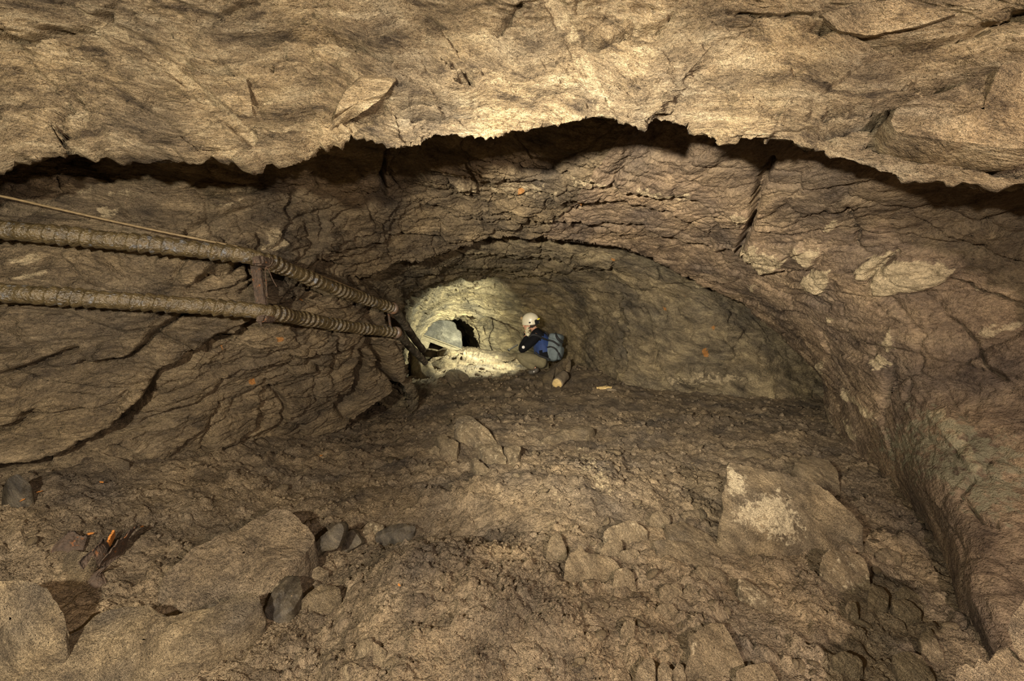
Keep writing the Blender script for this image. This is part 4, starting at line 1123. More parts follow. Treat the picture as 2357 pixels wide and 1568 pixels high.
def tube(name, path, radius, mat, parent=None, seg=16, fn=None, cap=True, org=None):
    """swept tube; fn(s, phi) scales the radius"""
    P = np.array(path); n = len(P)
    T = np.gradient(P, axis=0); T /= np.linalg.norm(T, axis=1)[:, None]
    ref = np.array([0, 0, 1.0])
    if abs(T[0] @ ref) > 0.9: ref = np.array([1.0, 0, 0])
    N1 = np.cross(T, ref); N1 /= np.linalg.norm(N1, axis=1)[:, None]
    N2 = np.cross(T, N1)
    s = np.concatenate([[0], np.cumsum(np.linalg.norm(np.diff(P, axis=0), axis=1))])
    ph = np.linspace(0, 2 * np.pi, seg, endpoint=False)
    r = np.broadcast_to(np.asarray(radius, float), (n,))[:, None] * (fn(s[:, None], ph[None]) if fn else np.ones((n, seg)))
    V = P[:, None] + r[..., None] * (np.cos(ph)[None, :, None] * N1[:, None] + np.sin(ph)[None, :, None] * N2[:, None])
    a, b = np.meshgrid(np.arange(n - 1), np.arange(seg), indexing='ij')
    i = a * seg + b; j = a * seg + (b + 1) % seg
    Q = np.stack([i, j, j + seg, i + seg], -1).reshape(-1, 4)
    V = V.reshape(-1, 3)
    if cap:
        V = np.vstack([V, P[:1], P[-1:]])
        k = np.arange(seg); c0, c1_ = n * seg, n * seg + 1
        Q = np.vstack([Q, np.stack([k * 0 + c0, (k + 1) % seg, k, k * 0 + c0], -1), np.stack([k * 0 + c1_, (n - 1) * seg + k, (n - 1) * seg + (k + 1) % seg, k * 0 + c1_], -1)])
    org = P[0] if org is None else np.asarray(org)
    if parent is not None: org = np.array(parent.location)
    me = bpy.data.meshes.new(name)
    me.from_pydata((V - org).tolist(), [], [list(dict.fromkeys(q)) for q in Q.tolist()])
    me.polygons.foreach_set('use_smooth', np.ones(len(me.polygons), bool))
    me.materials.append(mat); me.update()
    o = bpy.data.objects.new(name, me)
    if parent is None: o.location = org
    return link(o, parent)

def box(name, center, axes, half, mat, parent=None, bevel=0.15, rough=0.0):
    bm = bmesh.new(); bmesh.ops.create_cube(bm, size=2)
    bmesh.ops.bevel(bm, geom=bm.edges[:], offset=bevel, segments=2, affect='EDGES')
    if rough:
        bmesh.ops.subdivide_edges(bm, edges=bm.edges[:], cuts=2, use_grid_fill=True)
    A = np.array(axes, float); A /= np.linalg.norm(A, axis=1)[:, None]
    org = np.array(parent.location) if parent is not None else np.asarray(center)
    V = np.array([v.co[:] for v in bm.verts])
    W_ = V * np.array(half) @ A
    if rough: W_ = W_ + np.stack([perlin((W_ + np.asarray(center)) * 40 + k * 9) for k in range(3)], -1) * rough
    for v, c in zip(bm.verts, W_ + np.asarray(center) - org): v.co = c
    bmesh.ops.recalc_face_normals(bm, faces=bm.faces)
    me = bpy.data.meshes.new(name); bm.to_mesh(me); bm.free(); me.materials.append(mat)
    o = bpy.data.objects.new(name, me)
    if parent is None: o.location = org
    return link(o, parent)

def empty(name, loc):
    o = bpy.data.objects.new(name, None); o.empty_display_size = 0.05
    o.location = loc
    return link(o)

M_HOSE = plain('wet_wrapped_hose', (0.085, 0.062, 0.028), rough=0.28, var=0.7, vscale=38, bump=0.9, bscale=110, second=(0.13, 0.135, 0.14), thr=(0.57, 0.66), spec=0.7)
M_HOSE_FAR = plain('grey_ribbed_hose', (0.06, 0.052, 0.036), rough=0.4, var=0.4, vscale=30, bump=0.4, bscale=90, second=(0.16, 0.13, 0.09))
M_RUST = plain('rusty_iron', (0.065, 0.042, 0.026), rough=0.75, var=0.5, vscale=45, bump=0.9, bscale=110, second=(0.36, 0.12, 0.02), thr=(0.56, 0.70))
M_RUSTY = plain('orange_rust', (0.45, 0.17, 0.03), rough=0.8, var=0.4, vscale=60, bump=0.5)
M_CABLE = plain('ochre_cable', (0.17, 0.12, 0.055), rough=0.6, var=0.3, vscale=60)
M_STEEL = plain('dull_coupling', (0.12, 0.085, 0.06), rough=0.45, var=0.4, vscale=40, second=(0.16, 0.08, 0.035))

def helix(pitch, depth):
    def f(s, ph):
        q = s / pitch + ph / (2 * np.pi) + 0.25 * np.sin(s * 9)
        fr = q - np.floor(q)
        lap = np.where(fr < 0.82, 1 - fr / 0.82 * 0.85, (fr - 0.82) / 0.18 * 0.85 + 0.15)
        return 1 + depth * (lap - 0.5) * (0.75 + 0.5 * np.sin(s * 23 + 1)) + 0.015 * np.sin(ph * 3 + s * 31)
    return f

def hose(label, near, far, d_near, d_far, rad):
    P, L = spline([px(*q) for q in near], int(820))
    root = empty('ribbed_hose', P[0])
    tag(root, label, 'hose')
    tube('hose_length', P, rad, M_HOSE, root, seg=22, fn=helix(0.042, 0.36))
    Pf, Lf = spline([px(*q) for q in far], 260)
    o = tube('hose_length', Pf, rad * 0.92, M_HOSE_FAR, root, seg=18, fn=helix(0.034, 0.26))
    o['label'] = 'darker lower length of hose'
    e = P[-1]; t = P[-1] - P[-14]; t /= np.linalg.norm(t)
    cp, _ = spline([e - t * 0.035, e + t * 0.002, e + t * 0.02], 8)
    c = tube('coupling', cp, [rad * 1.02, rad * 1.22, rad * 1.3, rad * 1.3, rad * 1.22, rad * 1.2, rad * 1.0, rad * 0.85], M_STEEL, root, seg=20)
    c['label'] = 'rusty metal coupling ring'
    return root
H_UP = hose('upper of two wrapped hoses hanging along the left wall',
            [(-260, 510, 1.58), (0, 529, 1.66), (300, 558, 1.80), (480, 578, 1.92), (590, 594, 2.02), (680, 628, 2.28), (790, 672, 2.70), (906, 711, 3.28)],
            [(908, 712, 3.30), (935, 752, 3.9), (955, 782, 4.3), (974, 806, 4.75)], 1.6, 3.3, 0.0390)
H_LO = hose('lower of two wrapped hoses hanging along the left wall',
            [(-260, 655, 1.58), (0, 674, 1.66), (300, 694, 1.82), (500, 708, 1.98), (615, 719, 2.08), (700, 734, 2.40), (800, 752, 2.80), (914, 766, 3.30)],
            [(916, 768, 3.32), (940, 794, 3.8), (960, 815, 4.2), (979, 834, 4.6)], 1.6, 3.3, 0.0390)

# iron hanger with two hooks
g = px(600, 740, 2.10)
br = empty('hose_bracket', g); tag(br, 'rusty iron bar with two hooks holding the hoses', 'bracket')
top, bot = px(588, 596, 2.10), px(607, 738, 2.12)
ax = (top - bot) / np.linalg.norm(top - bot)
sd_ = np.cross(ax, AF); sd_ /= np.linalg.norm(sd_)
box('bar', (top + bot) / 2, [sd_, np.cross(ax, sd_), ax], (0.026, 0.010, np.linalg.norm(top - bot) / 2), M_RUST, br, rough=0.004)
box('hook', px(603, 603, 1.985), [AX + 0.12 * AU, AF, AU - 0.12 * AX], (0.027, 0.05, 0.024), M_RUST, br, bevel=0.35, rough=0.005)
box('hook', px(612, 735, 2.03), [AX + 0.1 * AU, AF, AU], (0.024, 0.05, 0.018), M_RUST, br, bevel=0.3, rough=0.005)
box('wall_stub', px(590, 590, 2.22), [AX, AF, AU], (0.02, 0.14, 0.02), M_RUST, br, bevel=0.3, rough=0.004)
box('wall_stub', px(606, 728, 2.24), [AX, AF, AU], (0.02, 0.14, 0.016), M_RUST, br, bevel=0.3, rough=0.004)
p_, _ = spline([px(596, 738, 2.02), px(600, 745, 2.0), px(602, 752, 2.0)], 6); tube('rust_flake', p_, [.012, .011, .009, .007, .004, .001], M_RUST, br, seg=7)
b2 = empty('hose_bracket', px(899, 757, 3.32)); tag(b2, 'thin rusty rod tying the two hoses together near their couplings', 'bracket')
p_, _ = spline([px(891, 700, 3.30), px(894, 720, 3.36), px(899, 757, 3.36)], 14); tube('rod', p_, 0.011, M_RUST, b2, seg=8)
box('clip', px(886, 757, 3.42), [AX, AF, AU], (0.035, 0.05, 0.018), M_STEEL, b2, bevel=0.3, rough=0.003)

p_, _ = spline([px(*q) for q in ((-200, 412, 1.52), (0, 451, 1.62), (120, 478, 1.68), (240, 505, 1.75), (360, 531, 1.82), (470, 553, 1.90), (580, 576, 2.06), (680, 612, 2.36), (790, 655, 2.78), (905, 703, 3.35))], 260)
tag(tube('cable', p_, 0.0052, M_CABLE, seg=8, fn=lambda s, ph: 1 + 0.08 * np.sin(ph * 2 + s * 500)), 'thin ochre cable stretched above the upper hose', 'cable')
wt = empty('tie_wire', px(612, 615, 1.98)); tag(wt, 'loose ends of rusty wire dangling beside the iron bracket', 'wire')
p_, _ = spline([px(*q) for q in ((623, 590, 1.98), (628, 600, 1.965), (622, 611, 1.97), (612, 616, 1.98), (611, 630, 2.0), (613, 655, 2.02), (615, 683, 2.03))], 40); tube('wire_end', p_, 0.0028, M_RUST, wt, seg=7)
p_, _ = spline([px(*q) for q in ((612, 616, 1.98), (619, 623, 1.99), (627, 642, 2.02), (637, 660, 2.05))], 24); tube('wire_end', p_, 0.0026, M_RUST, wt, seg=7)

# ------------------------------------------------------------------ rusty scrap
def cS(*p): return crop(p, 0, 1150, .1913)
def sheet(name, path, rise, thick, mat, parent, out=0.0, jag=0.012):
    """a bent strip of torn sheet metal: path (n,3) along its lower edge, standing `rise` high, with real thickness"""
    P, L = spline(path, 40)
    T = np.gradient(P, axis=0); T /= np.linalg.norm(T, axis=1)[:, None]
    nrm = np.cross(T, AU); nrm /= np.linalg.norm(nrm, axis=1)[:, None]
    s = np.linspace(0, 1, 40)
    hgt = rise * (0.75 + 0.35 * np.sin(s * 3.1)) + jag * perlin(np.stack([s * 13, s * 0 + 2, s * 0 + rise * 90], -1))
    rows = []
    for k, t in enumerate(np.linspace(0, 1, 7)):
        rows.append(P + AU * (hgt * t)[:, None] + nrm * (out * t * t))
    G = np.array(rows)
    off = nrm[None] * thick * 0.5
    A, B = G + off, G - off
    nr, nc = G.shape[:2]
    V = np.vstack([A.reshape(-1, 3), B.reshape(-1, 3)])
    Qa = grid_faces(nr, nc); Qb = grid_faces(nr, nc, flip=True) + nr * nc
    idx = np.arange(nr * nc).reshape(nr, nc)
    loop = np.concatenate([idx[0], idx[1:, -1], idx[-1, -2::-1], idx[-2:0:-1, 0]])
    Qe = np.stack([loop, np.roll(loop, -1), np.roll(loop, -1) + nr * nc, loop + nr * nc], -1)
    org = np.array(parent.location)
    me = bpy.data.meshes.new(name)
    me.from_pydata((V - org).tolist(), [], np.vstack([Qa, Qb, Qe]).tolist())
    me.polygons.foreach_set('use_smooth', np.ones(len(me.polygons), bool))
    me.materials.append(mat); me.update()
    return link(bpy.data.objects.new(name, me), parent)
def fl(pt, t=0.0):
    return px(pt[0], pt[1], floor_d_off(pt[0], pt[1], t))
sr = empty('rusty_scrap', fl(cS((1200, 800))[0])); tag(sr, 'bent torn piece of rusty sheet metal sticking out of the mud', 'scrap metal')
o = sheet('inner_strip', [fl(q, .02) for q in cS((1010, 900), (1080, 850), (1200, 780), (1290, 690), (1310, 600))], 0.055, 0.007, M_RUST, sr, out=-0.02)
o = sheet('outer_flange', [fl(q, .0) for q in cS((1180, 860), (1330, 760), (1420, 690), (1500, 600), (1520, 520))], 0.085, 0.006, M_RUST, sr, out=0.035)
o = sheet('torn_edge', [fl(q, .02) for q in cS((1270, 620), (1320, 560), (1350, 500), (1370, 450))], 0.03, 0.008, M_RUSTY, sr, out=0.0)
s2 = empty('rusty_scrap', fl(cS((800, 640))[0])); tag(s2, 'dark rusty plate half buried left of the grey flagstone', 'scrap metal')
sheet('plate', [fl(q, .0) for q in cS((620, 640), (700, 660), (840, 670), (1000, 650))], 0.06, 0.008, M_RUST, s2, out=-0.05)
s3 = empty('rusty_scrap', fl(cS((1150, 1050))[0])); tag(s3, 'orange rusted curved fragment buried in mud below the bent sheet', 'scrap metal')
sheet('fragment', [fl(q, .0) for q in cS((1030, 1010), (1100, 1060), (1200, 1060), (1280, 1040))], 0.045, 0.01, M_RUST, s3, out=-0.05)
FLK = [((208, 1228), 'orange rust flake beside the bent rusty sheet'), ((328, 1212), 'orange rust flake alone on dark mud right of the rusty sheet'), ((64, 1137), 'longest orange flake below the left wall'),
       ((90, 1132), 'orange flake right of the longest one below the left wall'), ((52, 1151), 'smallest orange flake below the left wall'), ((919, 1347), 'orange flake on the foreground mud mound'), ((233, 1110), 'orange flake on the mud slope left of the slab'), ((738, 1049), 'orange flake on the mud near the foot of the left wall')]
for k, (q, lab) in enumerate(FLK):
    me = chip_mesh(200 + k, 1); me.name = 'rust_flake'; me.materials.clear(); me.materials.append(M_RUSTY)
    o = bpy.data.objects.new('rust_flake', me); d = floor_d_off(*q, .035)
    s = (8 if k in (0, 2, 3) else 6) / F * d
    o.scale = (s, s * 0.8, s * 0.7); o.location = px(q[0], q[1], d); o.rotation_euler = (0.3, 0.2, 0.5 + k)
    link(o); tag(o, lab, 'rust flake')

# ------------------------------------------------------------------ timber and iron at the far end
M_WOOD = plain('sawn_wood', (0.42, 0.30, 0.12), rough=0.7, var=0.3, vscale=30, bump=0.3)
M_BARK = plain('muddy_log', (0.15, 0.115, 0.07), rough=0.85, var=0.3, vscale=20, bump=0.5)
M_PLANK = plain('weathered_plank', (0.12, 0.095, 0.055), rough=0.8, var=0.35, vscale=14, bump=0.4)
q = cE((745, 590))[0]
d = floor_d_off(q[0], q[1] + 6, 0.0)
e = px(q[0], q[1], d - .05) + AU * .01; dirn = np.array([0.45, 1.0, 0.10]); dirn /= np.linalg.norm(dirn)
lg = empty('log', e); tag(lg, 'short log with a pale sawn end beside the ridged rock', 'log')
P, _ = spline([e, e + dirn * 0.15, e + dirn * 0.32], 12)
tube('trunk', P, 0.072, M_BARK, lg, seg=20, fn=lambda s, ph: 1 + 0.05 * np.sin(ph * 3 + s * 20) + 0.03 * np.sin(ph * 7))
P, _ = spline([e - dirn * 0.006, e - dirn * 0.003, e + dirn * 0.004], 4)
tube('sawn_end', P, [0.060, 0.063, 0.064, 0.064], M_WOOD, lg, seg=20, fn=lambda s, ph: 1 + 0.05 * np.sin(ph * 3) + 0.03 * np.sin(ph * 7))
pl = empty('wood_splinter', fl(cE((1750, 690))[0])); tag(pl, 'pale split board lying before the side chamber', 'board')
a, b = fl(cE((1570, 665))[0], .04), fl(cE((1880, 655))[0], .05)
box('board', (a + b) / 2, [b - a, AF - AF @ (b - a) * (b - a) / np.linalg.norm(b - a) ** 2, AU], (np.linalg.norm(b - a) / 2, .05, .018), M_WOOD, pl, bevel=.3, rough=.012)
a, b = fl(cE((1760, 700))[0], .03), fl(cE((1985, 725))[0], .03)
box('dark_end', (a + b) / 2, [b - a, AF, AU], (np.linalg.norm(b - a) / 2, .05, .022), M_BARK, pl, bevel=.3, rough=.012)
# plank along the foot of the grey slab
pk = empty('plank', px(1000, 800, 8.15)); tag(pk, 'weathered grooved plank lying along the foot of the grey slab', 'plank')
a, b = px(958, 771, 8.15), px(1062, 810, 8.15)
u_ = (b - a) / np.linalg.norm(b - a); v_ = np.cross(u_, AF); v_ = v_ if v_ @ AU > 0 else -v_
ln = np.linalg.norm(b - a) / 2
box('board', (a + b) / 2 + v_ * .00, [u_, AF, v_], (ln, .03, .045), M_PLANK, pl if False else pk, bevel=.1, rough=.004)
box('rail', (a + b) / 2 + v_ * .052 - AF * .02, [u_, AF, v_], (ln, .035, .010), M_PLANK, pk, bevel=.2)
box('rail', (a + b) / 2 - v_ * .030 - AF * .03, [u_, AF, v_], (ln, .02, .008), M_PLANK, pk, bevel=.2)
w0 = px(972, 790, 8.0)
tg = box('board', w0, [u_, AF, v_], (.14, .03, .07), M_PLANK, None, bevel=.1, rough=.006); tag(tg, 'short yellow board stub under the left end of the grooved plank', 'board')
# bar leaning by the person
a, b = px(1171, 806, 6.9), px(1191, 794, 7.0)
br_ = empty('iron_bar', a); tag(br_, 'dark iron bar with a knobbed end leaning left of the person', 'bar')
P, _ = spline([a, (a + b) / 2, b], 10); tube('shaft', P, 0.014, plain('black_iron', (.012, .010, .009), rough=.85, spec=.1), br_, seg=10)
P, _ = spline([a - (b - a) * .06, a, a + (b - a) * .1], 8); tube('knob', P, [.010, .022, .027, .028, .027, .024, .02, .014], plain('black_iron_knob', (.014, .012, .010), rough=.85, spec=.1), br_, seg=12)

# ------------------------------------------------------------------ the crouching person
PD = 6.2
def pp(u, v, dd=0.0):
    return px(1160 + .12757 * u, 690 + .12757 * v, PD + dd)
K = 0.12757 / F * PD                                   # metres per unit of u, v

def skin_mesh(name, joints, bones, mat, parent, sub=2, root=0):
    """a surface grown over connected joints; joints: (point, radius)"""
    me = bpy.data.meshes.new(name)
    org = np.array(parent.location)
    me.from_pydata([(np.asarray(p) - org).tolist() for p, r in joints], bones, [])
    o = bpy.data.objects.new(name, me); COL.objects.link(o)
    m = o.modifiers.new('skin', 'SKIN')
    for k, (p, r) in enumerate(joints):
        rr_ = r if isinstance(r, tuple) else (r, r)
        me.skin_vertices[0].data[k].radius = rr_
        me.skin_vertices[0].data[k].use_root = (k == root)
    s = o.modifiers.new('sub', 'SUBSURF'); s.levels = sub; s.render_levels = sub
    dg = bpy.context.evaluated_depsgraph_get(); dg.update()
    em = bpy.data.meshes.new_from_object(o.evaluated_get(dg))
    em.name = name
    o.modifiers.clear(); o.data = em
    bpy.data.meshes.remove(me)
    em.materials.clear(); em.materials.append(mat)
    em.polygons.foreach_set('use_smooth', np.ones(len(em.polygons), bool))
    o.parent = parent
    return o

M_SKIN = plain('skin', (0.50, 0.27, 0.17), rough=0.55, var=0.1, vscale=20)
M_BLACK = plain('black_fabric', (0.006, 0.006, 0.007), rough=0.9, spec=0.15, var=0.3, vscale=30, bump=0.3, bscale=40)
M_BLUE = plain('blue_fabric', (0.012, 0.034, 0.125), rough=0.75, var=0.3, vscale=20, bump=0.3, bscale=40)
M_OLIVE = plain('olive_trousers', (0.16, 0.135, 0.07), rough=0.85, var=0.25, vscale=15, bump=0.4, bscale=30)
M_GLOVE = plain('cream_glove', (0.62, 0.56, 0.36), rough=0.7, var=0.15, vscale=30)
M_BOOT = plain('muddy_boot', (0.06, 0.05, 0.035), rough=0.7, var=0.3, vscale=20, bump=0.4)
M_HELM = plain('cream_helmet', (0.66, 0.60, 0.43), rough=0.35, var=0.08, vscale=14, second=(0.45, 0.38, 0.25), thr=(0.66, 0.74))
M_GREY = plain('grey_backpack', (0.115, 0.14, 0.14), rough=0.85, var=0.18, vscale=18, bump=0.5, bscale=25)
M_STRAP = plain('black_webbing', (0.014, 0.014, 0.014), rough=0.8, var=0.2, vscale=50)
M_YEL = plain('yellow_band', (0.70, 0.58, 0.03), rough=0.5, var=0.1)
M_DARK = plain('dark_plastic', (0.015, 0.015, 0.017), rough=0.4, var=0.2)
M_WHITE = plain('white_emblem', (0.75, 0.70, 0.62), rough=0.6, var=0.1)
M_ORANGE = plain('orange_tab', (0.75, 0.30, 0.03), rough=0.6, var=0.1)

feet = pp(560, 1290, -0.02)
person = empty('person', feet)
tag(person, 'person crouching in a cream helmet, black and blue jacket and olive trousers', 'person')

# body: one continuous figure
J = [(pp(725, 1100, 0.0), .135), (pp(705, 930, 0.0), .125), (pp(665, 740, 0.0), .145), (pp(600, 585, 0.0), .085), (pp(540, 520, 0.0), .055), (pp(490, 440, 0.0), .075), (pp(470, 360, 0.0), .088),
     (pp(605, 630, -.17), .06), (pp(320, 920, -.20), .042), (pp(400, 640, -.08), .034),
     (pp(590, 620, .17), .06), (pp(420, 830, .20), .042), (pp(395, 570, .06), .034),
     (pp(690, 1130, -.11), .09), (pp(255, 1010, -.16), .062), (pp(565, 1235, -.13), .034), (pp(530, 1295, -.135), .030),
     (pp(700, 1130, .11), .09), (pp(290, 1000, .16), .062), (pp(580, 1230, .13), .034), (pp(540, 1290, .135), .030)]
BN = [(0, 1), (1, 2), (2, 3), (3, 4), (4, 5), (5, 6), (3, 7), (7, 8), (8, 9), (3, 10), (10, 11), (11, 12), (0, 13), (13, 14), (14, 15), (15, 16), (0, 17), (17, 18), (18, 19), (19, 20)]
J = [(p, r * (0.70 if k in (0, 1, 2, 3, 7, 10, 13, 17) else 0.84)) for k, (p, r) in enumerate(J)]
skin_mesh('body', J, BN, M_SKIN, person)
# face: nose, ear, mouth, eyes, chin on the left-looking head
fw = pp(330, 400, .03) - pp(470, 390, 0); fw /= np.linalg.norm(fw)        # looking direction
hc = pp(462, 410, 0.0)
up_ = AU - fw * (AU @ fw); up_ /= np.linalg.norm(up_)
lf = np.cross(up_, fw)
def blob(name, c, r, axes, mat, parent, sub=2):
    bm = bmesh.new(); bmesh.ops.create_icosphere(bm, subdivisions=sub, radius=1)
    A = np.array(axes, float); org = np.array(parent.location)
    for v in bm.verts: v.co = (np.array(v.co[:]) * np.array(r)) @ A + np.asarray(c) - org
    for f in bm.faces: f.smooth = True
    me = bpy.data.meshes.new(name); bm.to_mesh(me); bm.free(); me.materials.append(mat)
    return link(bpy.data.objects.new(name, me), parent)
FA = [fw, lf, up_]
blob('jaw', hc + fw * .03 - up_ * .075, (.062, .055, .055), FA, M_SKIN, person)
blob('nose', hc + fw * .093 - up_ * .045, (.020, .012, .022), FA, M_SKIN, person)
for s_ in (-1, 1):
    blob('eye', hc + fw * .080 + lf * .030 * s_ - up_ * .018, (.010, .012, .008), FA, M_WHITE, person)
    blob('ear', hc - fw * .005 + lf * .083 * s_ - up_ * .05, (.018, .009, .030), FA, M_SKIN, person)
blob('mouth', hc + fw * .084 - up_ * .083, (.008, .022, .006), FA, plain('lips', (.35, .13, .10), rough=.5), person)
blob('hair', hc - fw * .045 - up_ * .045, (.052, .072, .055), FA, plain('brown_hair', (.05, .03, .018), rough=.7), person)

# jacket
J = [(pp(735, 1110, 0.0), .205), (pp(715, 950, 0.0), .160), (pp(672, 760, 0.0), .170), (pp(615, 610, 0.0), .125), (pp(560, 545, 0.0), .072),
     (pp(600, 640, -.17), .092), (pp(450, 800, -.21), .075), (pp(305, 925, -.20), .068), (pp(350, 800, -.15), .058), (pp(425, 655, -.10), .045),
     (pp(590, 630, .17), .088), (pp(420, 830, .20), .062), (pp(405, 690, .13), .052), (pp(400, 590, .06), .044)]
BN = [(0, 1), (1, 2), (2, 3), (3, 4), (3, 5), (5, 6), (6, 7), (7, 8), (8, 9), (3, 10), (10, 11), (11, 12), (12, 13)]
jk = skin_mesh('jacket', [(p, r * .93) for p, r in J], BN, M_BLACK, person)
jk['label'] = 'black jacket with a blue side panel'
jk.data.materials.append(M_BLUE)
spine = np.array([pp(740, 1130, 0), pp(715, 950, 0), pp(672, 760, 0), pp(640, 680, 0)])
jme = jk.data
cen = np.empty(len(jme.polygons) * 3); jme.polygons.foreach_get('center', cen); cen = cen.reshape(-1, 3) + np.array(person.location)
arm = np.array([pp(600, 640, -.17), pp(450, 800, -.21), pp(305, 925, -.20), pp(350, 800, -.15), pp(405, 650, -.08)])
def seg_dist(P, line):
    b = np.full(len(P), 9.0)
    for a_, c_ in zip(line[:-1], line[1:]):
        e_ = c_ - a_; t = np.clip(((P - a_) @ e_) / (e_ @ e_), 0, 1)
        b = np.minimum(b, np.linalg.norm(P - a_ - t[:, None] * e_, axis=1))
    return b
X_, Y_, D_ = to_px(cen); U_, Vv = (X_ - 1160) / .12757, (Y_ - 690) / .12757
blue = (seg_dist(cen, arm) > .088) & (Vv > 620) & (Vv < 1100) & (U_ > 430) & ~((U_ > 640) & (Vv > 900) & (U_ - 640 > (Vv - 900) * -1.0) & (Vv > 930))
jme.polygons.foreach_set('material_index', blue.astype(np.int32))
# trousers
J = [(pp(715, 1110, 0.0), .120), (pp(660, 1120, -.11), .095), (pp(470, 1065, -.145), .100), (pp(250, 1010, -.16), .084), (pp(400, 1140, -.15), .072), (pp(560, 1230, -.13), .060),
     (pp(670, 1115, .11), .095), (pp(480, 1060, .145), .100), (pp(290, 1000, .16), .082), (pp(420, 1130, .15), .072), (pp(580, 1225, .13), .060)]
BN = [(0, 1), (1, 2), (2, 3), (3, 4), (4, 5), (0, 6), (6, 7), (7, 8), (8, 9), (9, 10)]
skin_mesh('trousers', J, BN, M_OLIVE, person)
for sgn in (-1, 1):
    J = [(pp(575, 1225, .13 * sgn), .060), (pp(590, 1285, .13 * sgn), .052), (pp(520, 1305, .135 * sgn), .046), (pp(430, 1315, .14 * sgn), .042)]
    skin_mesh('boot', J, [(0, 1), (1, 2), (2, 3)], M_BOOT, person)

# gloved hands: palm, four fingers, thumb
def hand(wrist, palm_dir, side, curl, name='glove'):
    pd = palm_dir / np.linalg.norm(palm_dir); sdv = side - pd * (side @ pd); sdv /= np.linalg.norm(sdv)
    cu = np.cross(pd, sdv)
    J = [(wrist, .030), (wrist + pd * .045, (.036, .026)), (wrist + pd * .085, (.038, .022))]
    B = [(0, 1), (1, 2)]
    for k, (off, ln) in enumerate(((-.030, .070), (-.010, .080), (.010, .076), (.030, .060))):
        b0 = wrist + pd * .085 + sdv * off
        i = len(J)
        J += [(b0, .0115), (b0 + pd * ln * .42 + cu * curl * ln * .15, .0105), (b0 + pd * ln * .70 + cu * curl * ln * .5, .0095), (b0 + pd * ln * .72 + cu * curl * ln * .85, .0085)]
        B += [(2, i), (i, i + 1), (i + 1, i + 2), (i + 2, i + 3)]
    i = len(J)
    t0 = wrist + pd * .035 - sdv * .035
    J += [(t0, .013), (t0 + pd * .025 - sdv * .018 + cu * curl * .012, .012), (t0 + pd * .05 - sdv * .018 + cu * curl * .03, .0105)]
    B += [(1, i), (i, i + 1), (i + 1, i + 2)]
    return skin_mesh(name, J, B, M_GLOVE, person, sub=1)
hl = hand(pp(450, 632, -.10), pp(385, 590, .02) - pp(450, 632, -.10), AU + AX * .2, 1.0)
hr = hand(pp(440, 590, .07), pp(392, 530, -.05) - pp(440, 590, .07), AU * .6 - AX * .4 - AF * .5, -1.0)
hl['label'] = hr['label'] = 'cream glove raised to the chin'
# sleeve emblem, zip tab
blob('sleeve_emblem', pp(350, 858, -.262), (.024, .024, .008), [AX, AU, AF], M_WHITE, person)
blob('zip_tab', pp(432, 685, -.125), (.010, .014, .006), [AX, AU, AF], M_ORANGE, person)
blob('hem_toggle', pp(582, 1092, -.150), (.007, .014, .005), [AX + .3 * AU, AU, AF], M_WHITE, person)
blob('boot_glint', pp(540, 1300, -.175), (.007, .015, .005), [AX + .3 * AU, AU, AF], M_WHITE, person)  # glint on the boot, put in as a small white blob

# helmet
hp = pp(478, 372, 0.0)
hu = AU * 1.0 - AX * .12 - AF * .22; hu /= np.linalg.norm(hu)
hf = fw - hu * (fw @ hu); hf /= np.linalg.norm(hf)
hs = np.cross(hu, hf)
def helmet():
    nr, nc = 22, 48
    V = []
    for i in range(nr):
        a = math.pi / 2 * (1 - i / (nr - 1) * 1.30)
        for j in range(nc):
            t = 2 * math.pi * j / nc
            rx, ry = .132, .113
            rr_ = math.cos(a) if a > 0 else 1.0 + 0.10 * (-a)
            z = .122 * math.sin(a) if a > 0 else .122 * a * .95
            rib = 1 + .012 * (abs(math.sin(t)) < .25) * (a > 0)
            V.append(hp + hf * (rx * rr_ * math.cos(t) * rib) + hs * (ry * rr_ * math.sin(t) * rib) + hu * z)
    outer = np.array(V)
    inner = hp + (outer - hp) * 0.95
    Q = []
    for i in range(nr - 1):
        for j in range(nc):
            a, b = i * nc + j, i * nc + (j + 1) % nc
            Q.append((a, b, b + nc, a + nc)); n0 = nr * nc
            Q.append((n0 + a, n0 + a + nc, n0 + b + nc, n0 + b))
    for j in range(nc):
        a, b = (nr - 1) * nc + j, (nr - 1) * nc + (j + 1) % nc
        Q.append((a, b, b + nr * nc, a + nr * nc))
    org = np.array(person.location)
    me = bpy.data.meshes.new('helmet')
    me.from_pydata((np.vstack([outer, inner]) - org).tolist(), [], Q)
    me.polygons.foreach_set('use_smooth', np.ones(len(me.polygons), bool)); me.materials.append(M_HELM); me.update()
    o = link(bpy.data.objects.new('helmet', me), person)
    o['label'] = 'cream caving helmet'
    return o
hm = helmet()
def sub_box(name, c, axes, half, mat, bevel=.2):
    o = box(name, c, axes, half, mat, None, bevel=bevel)
    w = np.array(o.location) - np.array(person.location)
    o.parent = hm; o.location = w
    return o
hb = pp(585, 395, -.075)
sub_box('battery_pack', pp(578, 400, -.062), [hs * 1.0 + hf * .5, hu, hf - hs * .5], (.045, .040, .030), M_DARK)
sub_box('yellow_band', pp(574, 362, -.066), [AX + AU * .42, hu, hf - hs * .5], (.047, .009, .028), M_YEL)
for (u, v) in ((465, 415),):
    o = blob('vent', pp(u, v, -.108), (.016, .014, .012), [AX, AU, AF], M_DARK, person); o.parent = hm
lamp_pos = hp + hf * .142 + hu * .045
sub_box('headlamp', lamp_pos - hf * .012, [hf, hs, hu], (.022, .030, .022), plain('lamp_case', (.30, .20, .08), rough=.5), .3)
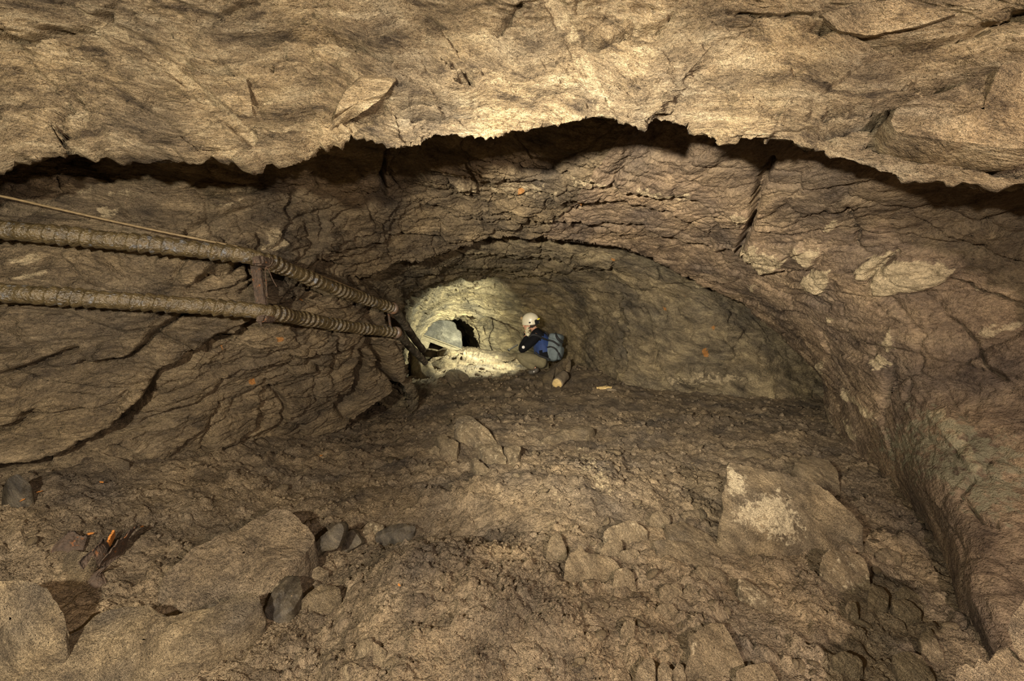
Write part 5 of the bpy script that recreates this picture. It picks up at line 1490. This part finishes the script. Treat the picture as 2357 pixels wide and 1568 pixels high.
# chin strap
P, _ = spline([pp(520, 470, -.10), pp(470, 505, -.09), pp(425, 520, -.05)], 12)
tube('chin_strap', P, .007, M_STRAP, person, seg=6)
# light of the headlamp, thrown on the far end of the tunnel
def head_beam(name, power, size, aim):
    l = bpy.data.lights.new(name, 'SPOT'); l.energy = power; l.color = (0.97, 1.0, 0.76); l.spot_size = math.radians(size); l.spot_blend = 1.0; l.shadow_soft_size = 0.025
    o = bpy.data.objects.new(name, l); COL.objects.link(o)
    o.location = lamp_pos + hf * .03
    o.rotation_euler = (Vector(px(*aim)) - o.location).to_track_quat('-Z', 'Y').to_euler()
head_beam('headlamp_beam', 640, 64, (1040, 790, 8.2))
head_beam('headlamp_flood', 270, 150, (1000, 815, 7.2))

# ------------------------------------------------------------------ backpack
bp0 = pp(850, 1090, 0); bp1 = pp(925, 615, 0)
bu = (bp1 - bp0) / np.linalg.norm(bp1 - bp0)
bo = AX * 1.0 - AF * .45; bo = bo - bu * (bo @ bu); bo /= np.linalg.norm(bo)     # away from the back
bw = np.cross(bu, bo)
pack = empty('backpack', pp(860, 1090, 0)); tag(pack, 'grey backpack with black straps on the back of the crouching person', 'backpack')
def soft_box(name, c, half, mat, p=3.2, taper=0.0, wob=.008):
    bm = bmesh.new(); bmesh.ops.create_cube(bm, size=2)
    bmesh.ops.subdivide_edges(bm, edges=bm.edges[:], cuts=9, use_grid_fill=True)
    V = np.array([v.co[:] for v in bm.verts])
    V = V / (np.sum(np.abs(V) ** p, axis=1) ** (1 / p))[:, None]
    V[:, :2] *= (1 - taper * V[:, 2:3])
    Wd = (V * np.array(half)) @ np.array([bo, bw, bu]) + c
    Wd = Wd + V * (wob * fbm(Wd, 9, 3, seed=5))[:, None]
    org = np.array(pack.location)
    for v, q in zip(bm.verts, Wd - org): v.co = q
    for f in bm.faces: f.smooth = True
    bmesh.ops.recalc_face_normals(bm, faces=bm.faces)
    me = bpy.data.meshes.new(name); bm.to_mesh(me); bm.free(); me.materials.append(mat)
    return link(bpy.data.objects.new(name, me), pack)
bc = pp(895, 865, 0)
soft_box('main_bag', bc, (.115, .155, .215), M_GREY, taper=.10)
soft_box('lid', bc + bu * .165 + bo * .02, (.105, .150, .062), M_GREY, p=2.8)
soft_box('front_pocket', bc + bo * .105 - bu * .07, (.055, .120, .110), M_GREY, p=3)
soft_box('side_pocket', bc - bw * (-1 if bw @ AF > 0 else 1) * -.0 - AF * .135 - bu * .10, (.075, .045, .095), M_GREY, p=3)
soft_box('back_panel', bc - bo * .105, (.028, .140, .200), M_STRAP, p=3)
def strap(pts, r=.012, flat=.4):
    P, _ = spline(pts, 24)
    return tube('strap', P, r, M_STRAP, pack, seg=8)
cs = -AF if True else AF
def on(u, v, dd): return pp(u, v, dd)
strap([on(775, 730, -.12), on(830, 735, -.185), on(900, 760, -.185), on(990, 825, -.165)], .014)
strap([on(780, 860, -.13), on(850, 850, -.20), on(930, 890, -.20), on(1010, 1010, -.15)], .011)
strap([on(930, 610, -.10), on(960, 680, -.17), on(1000, 730, -.17), on(1060, 770, -.12)], .020)
strap([on(985, 960, -.16), on(1010, 1020, -.15), on(1030, 1050, -.12)], .015)
strap([on(760, 720, -.13), on(690, 690, -.19), on(580, 640, -.27), on(500, 640, -.265), on(450, 680, -.20)], .017)
strap([on(560, 950, -.19), on(640, 1010, -.18), on(720, 1040, -.17), on(830, 1080, -.15)], .016)
strap([on(700, 590, .15), on(760, 600, .12), on(800, 640, .08)], .014)
